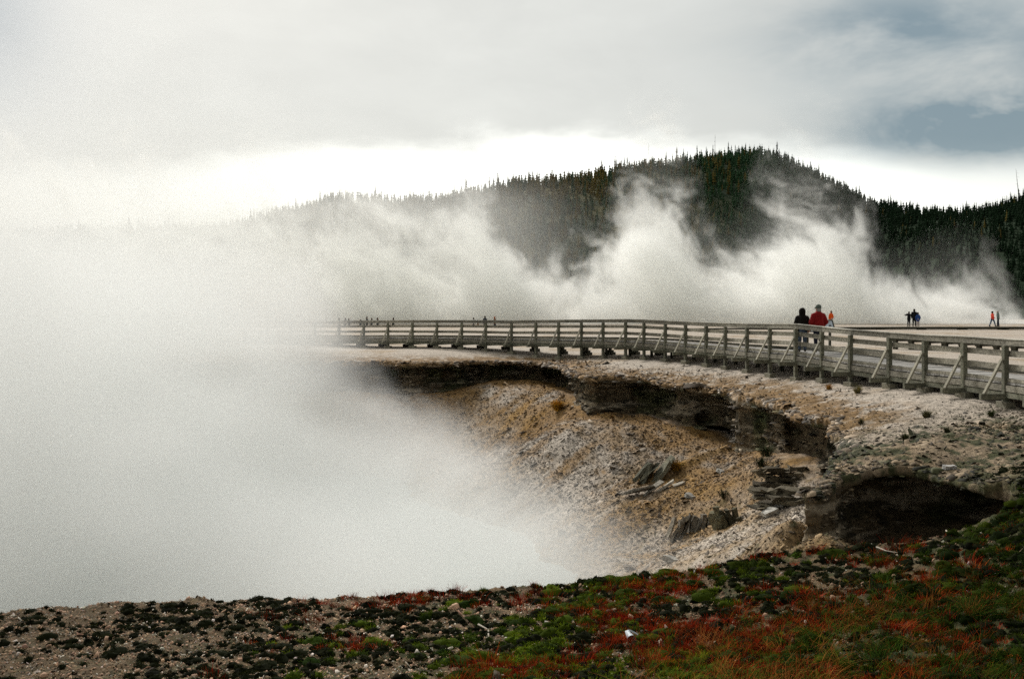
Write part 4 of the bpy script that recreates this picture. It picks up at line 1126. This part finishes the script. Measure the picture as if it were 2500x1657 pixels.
        bx = x[:, None] + lx * np.cos(rot)[:, None] - ly * np.sin(rot)[:, None]; by = y[:, None] + lx * np.sin(rot)[:, None] + ly * np.cos(rot)[:, None]; bz = z0[:, None] + np.sin(ph) * H0[:, None] * .95 - .006
        hi = np.sin(ph).ravel()
        cc = np.repeat(bc, B, axis=0) * r.uniform(.6, 1.7, (n * B, 1)); tip = cc * np.array([2.4, 2.1, .7])[None]
        return bx.ravel(), by.ravel(), bz.ravel(), a.ravel(), cc, tip, n * B
    gn = lambda x, y, q: fbm(x * .7, y * .7, q, 3)
    def reg_green(x, y, px): return np.clip(ss(px + 300 * gn(x, y, 4.) - (y - 9) * 38, 500, 1300) * (.45 + .9 * gn(x, y, 9.)), 0, 1) * (1 - .8 * ss(px, 1850, 2000) * ss(-px, -2420, -2300) * ss(y, 13.8, 15.2))
    def reg_dark(x, y, px): return np.clip(.5 + 1.1 * gn(x * 1.6, y * 1.6, 14.) + .35 * ss(px, 600, 1300), .04, 1)
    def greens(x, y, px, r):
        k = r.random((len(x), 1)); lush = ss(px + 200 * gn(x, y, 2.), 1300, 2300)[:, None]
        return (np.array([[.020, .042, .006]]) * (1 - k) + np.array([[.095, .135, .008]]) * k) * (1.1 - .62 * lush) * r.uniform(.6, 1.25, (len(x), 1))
    def darks(x, y, px, r): return np.array([[.014, .018, .008]]) * r.uniform(.5, 1.6, (len(x), 1)) * np.array([[1.1, 1, .9]])
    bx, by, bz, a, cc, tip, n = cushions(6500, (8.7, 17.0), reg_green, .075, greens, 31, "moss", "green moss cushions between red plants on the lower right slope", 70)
    r = np.random.default_rng(5)
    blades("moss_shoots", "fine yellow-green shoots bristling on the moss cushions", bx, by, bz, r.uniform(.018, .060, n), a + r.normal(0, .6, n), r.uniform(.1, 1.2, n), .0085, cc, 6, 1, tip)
    bx, by, bz, a, cc, tip, n = cushions(11500, (8.7, 18.6), reg_dark, .05, darks, 33, "dark_moss", "small dark moss and lichen tufts dotting the gravel slope", 34)
    blades("dark_moss_shoots", "short dark shoots on the small tufts of the gravel slope", bx, by, bz, r.uniform(.012, .042, n), a + r.normal(0, .8, n), r.uniform(.1, 1.3, n), .008, cc, 7, 1, tip * .8)

    # --- red succulent stems in clumps
    def reg_red(x, y, px): return np.clip(ss(px - (y - 9) * 20, 450, 1100) * np.maximum(ss(px, 2560, 2150), .06) * (.22 + 1.8 * gn(x * 1.1, y * 1.1, 19.)) + ss(px, 850, 1000) * .05, 0, 1) * np.interp(y, [9, 16.5, 18.5], [1, .9, .5]) * (1 - .85 * ss(px, 1850, 2000) * ss(y, 13.8, 15.2))
    x, y, px = wedge(8500, 8.7, 18.3, r, 400, 2592); k = (sdf(x, y) < -.05) & (r.random(len(x)) < reg_red(x, y, px)); x, y = x[k], y[k]; n = len(x)
    B = 34; rad = r.lognormal(math.log(.062), .35, n); a = r.uniform(0, 6.28, (n, B)); q = np.sqrt(r.random((n, B))) * rad[:, None]
    bx = (x[:, None] + np.cos(a) * q * 1.4).ravel(); by = (y[:, None] + np.sin(a) * q).ravel(); bz = Gfull(bx, by) - .01
    hue = r.random((n, 1)); base = np.array([[.32, .018, .008]]) * (1 - hue) + np.array([[.30, .062, .010]]) * hue; base *= r.uniform(.35, 1.25, (n, 1))
    N = n * B; cc = np.repeat(base, B, axis=0) * r.uniform(.5, 1.4, (N, 1))
    blades("red_plants", "patches of low red and rust stemmed plants on the lower right slope", bx, by, bz, np.repeat(rad, B) * r.uniform(.9, 2.1, N), a.ravel() + r.normal(0, .6, N), r.uniform(.1, .9, N), .0075, cc, 8, 2, cc * 1.5)
    # --- long thin grass, tawny and green, arching
    x, y, px = wedge(5200, 8.7, 16.2, r, 900, 2720); k = (sdf(x, y) < -.1) & (r.random(len(x)) < np.clip(ss(px - (y - 9) * 80, 1250, 2000) * (.5 + 1.1 * gn(x, y, 23.)), 0, 1) * (1 - .9 * ss(y, 13.6, 14.8))); x, y, px = x[k], y[k], px[k]; n = len(x)
    B = 22; a0 = r.uniform(0, 6.28, (n, 1)); a = a0 + r.normal(0, .7, (n, B)); bx = (x[:, None] + r.normal(0, .07, (n, B))).ravel(); by = (y[:, None] + r.normal(0, .07, (n, B))).ravel(); N = n * B
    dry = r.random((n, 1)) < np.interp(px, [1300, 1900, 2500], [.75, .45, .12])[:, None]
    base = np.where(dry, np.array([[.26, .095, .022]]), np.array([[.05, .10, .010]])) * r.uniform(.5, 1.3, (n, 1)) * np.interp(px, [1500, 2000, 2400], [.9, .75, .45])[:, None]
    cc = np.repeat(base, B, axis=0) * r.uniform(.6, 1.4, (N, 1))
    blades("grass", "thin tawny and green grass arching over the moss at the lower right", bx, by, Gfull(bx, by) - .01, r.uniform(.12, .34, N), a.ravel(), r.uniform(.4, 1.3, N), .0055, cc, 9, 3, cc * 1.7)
    # --- sparse dark tufts on the right shoulder
    x, y, px = wedge(5200, 15.5, 33, r, 2020, 2700); k = (sdf(x, y) < -.25) & (r.random(len(x)) < (.2 + .9 * gn(x * 1.5, y * 1.5, 29.)) * np.interp(y, [16, 22, 26, 33], [1, 1, .45, .1])); x, y = x[k], y[k]; n = len(x); B = 26
    a = r.uniform(0, 6.28, (n, B)); q = np.sqrt(r.random((n, B))) * .13; bx = (x[:, None] + np.cos(a) * q * 1.5).ravel(); by = (y[:, None] + np.sin(a) * q).ravel(); N = n * B
    cc = np.repeat(np.array([[.035, .04, .016]]) * r.uniform(.5, 1.5, (n, 1)), B, axis=0)
    blades("low_tufts", "sparse dark tufts on the pale shoulder right of the crater", bx, by, Gfull(bx, by) - .01, r.uniform(.02, .09, N), a.ravel(), r.uniform(.2, .9, N), .012, cc, 10, 1, cc * 1.3)
build_cover()

# ------------------------------------------------------------------ single things on the slopes
def ray_hit(px, py, f):
    """first point along the sight line of a pixel that meets the height function f"""
    Y = np.arange(8, 75, .02, dtype=np.float32); x = (px - 1250) / FPX * Y; z = CZ - (py - HOR) / FPX * Y
    h = f(x, Y)
    if f is Tfull: h = np.where((sdf(x, Y) > .15) & (Y > 19), h, -9.)
    k = np.nonzero(h >= z)[0]
    i = k[0] if len(k) else len(Y) - 1
    return float(x[i]), float(Y[i]), float(h[i])
def slab(c, L_, W_, T_, rx, ry, rz, rng):
    """rough broken slab"""
    from mathutils import Euler
    E = Euler((rx, ry, rz)).to_matrix(); v = []
    for sx in (-1, -.3, .4, 1):
        for sy, sz in ((-1, -1), (1, -1), (1, 1), (-1, 1)):
            q = Vector((sx * L_ / 2, sy * W_ / 2 * (1 - .25 * abs(sx) * rng.random()), sz * T_ / 2)) + Vector([rng.uniform(-.12, .12) * W_ for _ in range(3)])
            v.append(tuple(E @ q + Vector(c)))
    f = [(0, 3, 2, 1), (12, 13, 14, 15)]
    for i in range(3):
        for k in range(4):
            a = i * 4 + k; b = i * 4 + (k + 1) % 4; f.append((a, b, b + 4, a + 4))
    return v, f
M_slab = terrain_mat("slab_rock", 1.2)
def slabs(name, label, cat, items, col, group=None, seed=1):
    rng = random.Random(seed); mb = MB()
    for it in items: mb.add(*slab(*it, rng))
    me = bpy.data.meshes.new(name); me.from_pydata(mb.v, [], mb.f); me.update()
    a = me.color_attributes.new("Col", "FLOAT_COLOR", "POINT")
    cc = np.ones((len(mb.v), 4), np.float32); rr = np.repeat(np.random.default_rng(seed).uniform(.55, 1.5, len(items)), 16); cc[:, :3] = np.array(col)[None] * rr[:, None]
    a.data.foreach_set("color", cc.ravel())
    o = link(name, me, M_slab); tag(o, label, cat, group); return o
def build_rocks():
    rng = random.Random(12)
    def ledge(px, py, n, wdt, col, label, seed):
        x, y, z = ray_hit(px, py, Tfull); it = []
        for k in range(n):
            lv = k % 5
            it.append(((x + rng.uniform(-.5, .5) * wdt, y + rng.uniform(-.3, .3) + lv * .12, z - .05 + lv * .12), rng.uniform(.35, .8), rng.uniform(.3, .5), rng.uniform(.06, .11), rng.uniform(-.06, .06), rng.uniform(-.12, .05), rng.uniform(-.5, .5)))
        slabs('rock_outcrop', label, 'rock', it, col, seed=seed)
    def cluster(px, py, n, spread, L_, W_, T_, tilt, col, label, seed, rise=.0, name="rock_outcrop"):
        x, y, z = ray_hit(px, py, Tfull); it = []
        for k in range(n):
            u = (k / max(1, n - 1) - .5) * spread
            c = (x + u + rng.uniform(-.08, .08), y + rng.uniform(-.25, .25), z + rise + rng.uniform(-.05, .1))
            it.append((c, L_ * rng.uniform(.6, 1.25), W_ * rng.uniform(.6, 1.3), T_ * rng.uniform(.6, 1.4), rng.uniform(-.3, .3), tilt + rng.uniform(-.3, .3), rng.uniform(-.6, .6)))
        slabs(name, label, "rock", it, col, seed=seed)
    cluster(1592, 1172, 6, .8, 1.15, .38, .12, -.95, (.13, .125, .09), "leaning greenish slabs under the ochre streak on the crater slope", 2, .18)
    cluster(1600, 1198, 4, 1.1, 1.2, .30, .08, -.45, (.30, .27, .22), "long pale slabs lying downslope below the leaning greenish slabs", 3, .03)
    cluster(1690, 1300, 12, 1.15, .75, .26, .11, -1.2, (.16, .14, .11), "jagged upright slab outcrop low on the crater slope", 4, .12)
    cluster(1775, 1285, 8, .6, .65, .28, .13, 1.25, (.10, .09, .055), "dark mossy upright slabs at the right end of the jagged outcrop", 5, .12)
    ledge(1915, 1190, 26, 1.5, (.10, .08, .05), "stepped dark rock ledge at the foot of the carved wall", 6)
    ledge(1900, 1245, 16, 1.2, (.13, .11, .075), "lower rock ledge under the stepped one near the cave", 7)
    for k, (px, py, L_, lab) in enumerate(((1640, 1370, .5, "flat pale stone near the pool at the foot of the slope"), (1880, 1255, .45, "pale flat stone right of the jagged outcrop"), (1895, 1245, .35, "small pale stone touching the flat one right of the outcrop"), (1990, 1310, .3, "pale oval stone at the left mouth of the cave"), (1760, 1155, .35, "white stone above the long ochre streak"), (1685, 1215, .4, "bluish-white stone at the middle of the ochre streak"))):
        x, y, z = ray_hit(px, py, Tfull); slabs("stone", lab, "stone", [((x, y, z + .05), L_, L_ * .55, .12, .1, -.2, rng.uniform(0, 3))], (.42, .40, .36), seed=20 + k)
    x, y, z = ray_hit(2318, 1148, Gfull); slabs("stone", "white stone lying on the lip above the cave", "stone", [((x, y, z + .05), .24, .12, .07, .1, 0, .2), ((x + .07, y + .05, z + .05), .14, .10, .06, 0, 0, 1)], (.55, .53, .50), seed=30)
build_rocks()

def shrub(px, py, f, label, n, L_, col, seed, up=.4, cat="shrub", name="shrub", w=.012, sink=0):
    r = np.random.default_rng(seed); x, y, z = ray_hit(px, py, f)
    root = empty(name, (x, y, z)); tag(root, label, cat)
    for nm, cnt, ll, cl, wd in (("stem", max(8, n // 8), 1.0, (.10, .07, .04), w * 1.3), ("foliage", n, .75, col, w)):
        a = r.uniform(0, 6.28, cnt); lean = r.uniform(.1, 1.3, cnt); c = tonal(cl, cnt, r, .45)
        q = r.random(cnt) * L_ * (.35 if nm == "foliage" else .1); hh = r.random(cnt) * L_ * up if nm == "foliage" else 0
        o = blades(nm, None, np.cos(a) * q, np.sin(a) * q, hh + np.zeros(cnt), L_ * ll * r.uniform(.4, 1.1, cnt), a, lean, wd, c, seed, 2)
        o.parent = root; del o["kind"]
def build_plants():
    shrub(1362, 1004, Tfull, "bright ochre shrub on the slope under the far wall", 420, .55, (.42, .22, .03), 41, w=.05)
    shrub(1650, 1150, Tfull, "ochre tuft topping the leaning greenish slabs", 300, .45, (.34, .20, .04), 42, w=.03)
    shrub(1872, 1118, Tfull, "dark twiggy bush on the slope left of the stepped ledge", 160, .5, (.035, .045, .02), 43, w=.022)
    shrub(1858, 1142, Tfull, "dark twiggy bush just below another on the slope", 120, .42, (.035, .045, .02), 44, w=.022)
    shrub(1766, 1218, Tfull, "thin spiky dark tuft below the ochre streak", 90, .4, (.045, .05, .025), 45, w=.02)
    shrub(2024, 952, Gfull, "small orange tuft on the pale ground before the footings", 160, .22, (.40, .20, .04), 46, w=.02)
    shrub(2095, 962, Gfull, "olive tuft on the pale ground right of the orange tuft", 180, .30, (.20, .17, .07), 47, w=.02)
    shrub(2262, 1022, Gfull, "dark spiky plant standing tallest on the right shoulder", 200, 0.26, (.09, .09, .04), 48, w=.016)
    shrub(2210, 1076, Gfull, "low dark plant left on the right shoulder", 200, 0.19, (.09, .10, .045), 49, w=.016)
    shrub(2312, 1058, Gfull, "flat blackish tuft at the middle of the right shoulder", 200, 0.16, (.07, .075, .04), 50, w=.016)
    shrub(2420, 1018, Gfull, "green tuft near the right edge of the pale shoulder", 200, 0.19, (.06, .08, .03), 51, w=.016)
    shrub(2102, 1036, Gfull, "small dark tuft with a thin upright stem by the wall's lip", 110, 0.19, (.05, .05, .02), 52, w=.014)
build_plants()
M_twig = flat_mat("bleached_twig", (.42, .37, .30), .9, .2, 30)
def build_sticks():
    for (pts, lab) in ((((2140, 1342), (2165, 1352), (2192, 1354)), "curved bleached stick on the ground below the cave"), (((2310, 1300), (2320, 1312)), "short bleached stick right of the curved one"), (((2384, 1300), (2402, 1310)), "forked bleached twig at the right end of the cave"),
                       (((1168, 1530), (1190, 1541)), "bleached twig lying among red plants left of the cup"), (((1192, 1545), (1193, 1562)), "short bleached twig hanging below another left of the cup")):
        mb = MB(); q = []
        for px, py in pts:
            x, y, z = ray_hit(px, py, Gfull); q.append((x, y, z + .035))
        mb.tube(q, [.016] + [.012] * (len(q) - 2) + [.007], 6); tag(mb.build("stick", M_twig), lab, "stick")
build_sticks()
def build_cup():
    x, y, z = ray_hit(1538, 1564, Gfull)
    root = empty("paper_cup", (x, y, z + .062)); root.scale = (.85, .85, .85); tag(root, "crushed white paper cup lying open towards the viewer in the moss", "cup")
    m = flat_mat("waxed_paper", (.72, .80, .84), .5, .12, 40); mi = flat_mat("stained_paper", (.45, .36, .26), .6, .35, 60)
    ax = Vector((.28, -.80, -.42)).normalized(); s = ax.cross(Vector((0, 0, 1))).normalized(); u = s.cross(ax)
    def ring(c, r, n=20, sq=1.0): return [c + s * math.cos(2 * math.pi * k / n) * r + u * math.sin(2 * math.pi * k / n) * r * sq for k in range(n)]
    n = 20; rr = [ring(-ax * .11, .040, sq=.55), ring(-ax * .05, .047, sq=.8), ring(ax * .03, .056), ring(ax * .035, .060), ring(ax * .04, .058)]
    v = [tuple(p) for q in rr for p in q]; f = [(j * n + k, j * n + (k + 1) % n, (j + 1) * n + (k + 1) % n, (j + 1) * n + k) for j in range(4) for k in range(n)] + [tuple(reversed(range(n)))]
    me = bpy.data.meshes.new("cup_wall"); me.from_pydata(v, [], f); link("cup_wall", me, m, root)
    r2 = [ring(ax * .039, .055), ring(-ax * .10, .038, sq=.55)]; v = [tuple(p) for q in r2 for p in q]
    me = bpy.data.meshes.new("cup_inside"); me.from_pydata(v, [], [(k, n + k, n + (k + 1) % n, (k + 1) % n) for k in range(n)] + [tuple(range(n, 2 * n))]); link("cup_inside", me, mi, root)
    fl = MB(); a = -ax * .10 + u * .03; fl.add([a + Vector((-.01, 0, .01)), a + Vector((.04, -.02, .015)), a + Vector((.155, -.06, -.035)), a + Vector((.15, -.055, -.06)), a + Vector((.05, .0, -.02)), a + Vector((0, 0, .004)), a + Vector((.155, -.05, -.037)), a + Vector((.04, -.01, .012))], [(0, 1, 4, 5), (1, 2, 3, 4), (1, 7, 6, 2), (4, 3, 6, 7)])
    fl.build("torn_flap", m, root)
build_cup()
# ------------------------------------------------------------------ steam: fog grids filled from procedural density fields
def steam_mat(name, scale, g=.35, col=(1, 1, 1)):
    m, t, out = new_mat(name)
    pv = t.n("ShaderNodeVolumePrincipled")
    pv.inputs["Color"].default_value = (*col, 1)
    pv.inputs["Anisotropy"].default_value = g
    a = t.n("ShaderNodeAttribute", attribute_name="density")
    t.put(pv.inputs["Density"], t.mul(a.outputs["Fac"], scale))
    pv.inputs["Density Attribute"].default_value = ""
    t.t.links.new(pv.outputs[0], out.inputs["Volume"])
    return m
def steam(name, label, lo, hi, vox, mat, field):
    me = bpy.data.meshes.new(name)
    o = link(name, me, mat); tag(o, label=label, kind="stuff")
    ng = bpy.data.node_groups.new(name + "_field", "GeometryNodeTree")
    ng.interface.new_socket("Geometry", in_out="INPUT", socket_type="NodeSocketGeometry")
    ng.interface.new_socket("Geometry", in_out="OUTPUT", socket_type="NodeSocketGeometry")
    t = NT(ng, True)
    pos = t.n("GeometryNodeInputPosition").outputs[0]
    dens = field(t, pos)
    vc = t.n("GeometryNodeVolumeCube")
    t.put(vc.inputs["Density"], dens); vc.inputs["Background"].default_value = 0.0
    vc.inputs["Min"].default_value = lo; vc.inputs["Max"].default_value = hi
    for k, a, b in zip("XYZ", lo, hi): vc.inputs["Resolution " + k].default_value = max(2, int((b - a) / vox))
    sm = t.n("GeometryNodeSetMaterial"); sm.inputs["Material"].default_value = mat
    t.t.links.new(vc.outputs[0], sm.inputs[0])
    go = t.n("NodeGroupOutput"); t.t.links.new(sm.outputs[0], go.inputs[0])
    md = o.modifiers.new("steam", "NODES"); md.node_group = ng
    return o
def px2x(px, Y): return (px - 1250) / FPX * Y

def crater_field(t, pos):
    x, y, z = t.xyz(pos)
    wv = t.noise(t.vmath("MULTIPLY", pos, (1, 1, 1)), .09, 3, .5, color=True)
    wx, wy, wz = t.xyz(wv)
    n = t.noise(t.vec(t.add(x, t.mul(wx, 6)), y, t.add(z, t.mul(wz, 6))), .17, 6, .6)
    # edge of the bank: x < -6 above the rim, spreading right over the water
    zz = t.ramp(z, .5, 4.8, 1.0, 0.0)
    x0 = t.add(-7.3, t.add(t.mul(zz, 10.5), t.ramp(z, .2, 2.6, 4.5, 0)))
    x0 = t.add(x0, t.ramp(z, 4.6, 6.4, 0, -2.2))
    e = t.sub(x, t.add(x0, t.mul(t.sub(n, .5), 11)))
    m = t.ramp(e, t.sub(-4.5, t.mul(zz, 3.0)), t.add(1.0, t.mul(zz, 2.5)), 1.0, 0.0)
    m = t.mul(m, t.mul(t.ramp(y, 17.5, 21.5), t.ramp(y, 66, 60)))
    m = t.mul(m, t.ramp(z, 6.5, 13, 1.0, .05))
    m = t.mul(m, t.ramp(z, 21, 17))
    m = t.mul(m, t.ramp(x, -39, -34))
    return t.mul(m, t.ramp(n, .32, .60, .12, 1.15))
M_st1 = steam_mat("crater_steam", .20, .12, (.988, .992, .984))
steam("crater_steam", "thick white steam filling the crater and drifting over its rim", (-40, 17, -.3), (12, 66, 21), .40, M_st1, crater_field)

Y1, Y2 = 160.0, 186.0
YM = 172.0
TOPS = [(-150, 430), (0, 430), (300, 440), (600, 450), (750, 440), (850, 450), (950, 470), (1050, 500), (1150, 470), (1220, 540), (1330, 620), (1420, 620), (1500, 540), (1560, 385), (1620, 370), (1680, 520), (1760, 620), (1850, 540), (1920, 440), (2010, 450), (2090, 540), (2160, 670), (2260, 660), (2340, 640), (2400, 700), (2460, 770), (2560, 790)]
def far_field(t, pos):
    x, y, z = t.xyz(pos)
    xa = px2x(-150, YM); xb = px2x(2560, YM)
    u = t.ramp(x, xa, xb, 0, 1, False)
    zt = t.curve(u, [((px + 150) / 2710.0, ((CZ - (py - HOR) / FPX * YM) - 0) / 50.0) for px, py in TOPS])
    zt = t.mul(zt, 50.0)
    wx, wy, wz = t.xyz(t.noise(pos, .045, 3, .55, color=True))
    xs = t.add(x, t.mul(z, .55))
    q = t.vec(t.add(xs, t.mul(wx, 30)), t.add(y, t.mul(wy, 20)), t.add(t.mul(z, .8), t.mul(wz, 30)))
    n = t.noise(q, .085, 7, .62)
    n2 = t.noise(q, .24, 6, .62, .8)
    f = t.math("DIVIDE", t.sub(z, 6.0), t.math("MAXIMUM", t.sub(zt, 6.0), .5))    # 0 at the ground, 1 at the plume top
    e = t.add(t.add(t.sub(.74, f), t.mul(t.sub(n, .5), 4.0)), t.mul(t.sub(n2, .5), 3.6))
    m = t.add(t.mul(t.ramp(e, 0.0, .6), t.ramp(n2, .3, .6, .35, 1.1)), t.ramp(f, 2.2, .3, 0, .03))
    m = t.mul(m, t.ramp(f, 0, 1.0, 1.0, .35, False))
    m = t.mul(m, t.ramp(f, 1.9, 1.2))
    m = t.add(m, t.mul(t.mul(t.ramp(x, px2x(1500, YM), px2x(950, YM)), t.ramp(z, 34, 25)), .11))
    m = t.mul(m, t.mul(t.ramp(y, Y1, Y1 + 5), t.ramp(y, Y2, Y2 - 5)))
    return m
M_st2 = steam_mat("spring_steam", .30, .2, (.985, .99, .975))
steam("spring_steam", "bank of white steam billowing off the hot spring beyond the far boardwalk", (px2x(-150, YM) , Y1, 5.5), (px2x(2560, YM), Y2, 46), .42, M_st2, far_field)
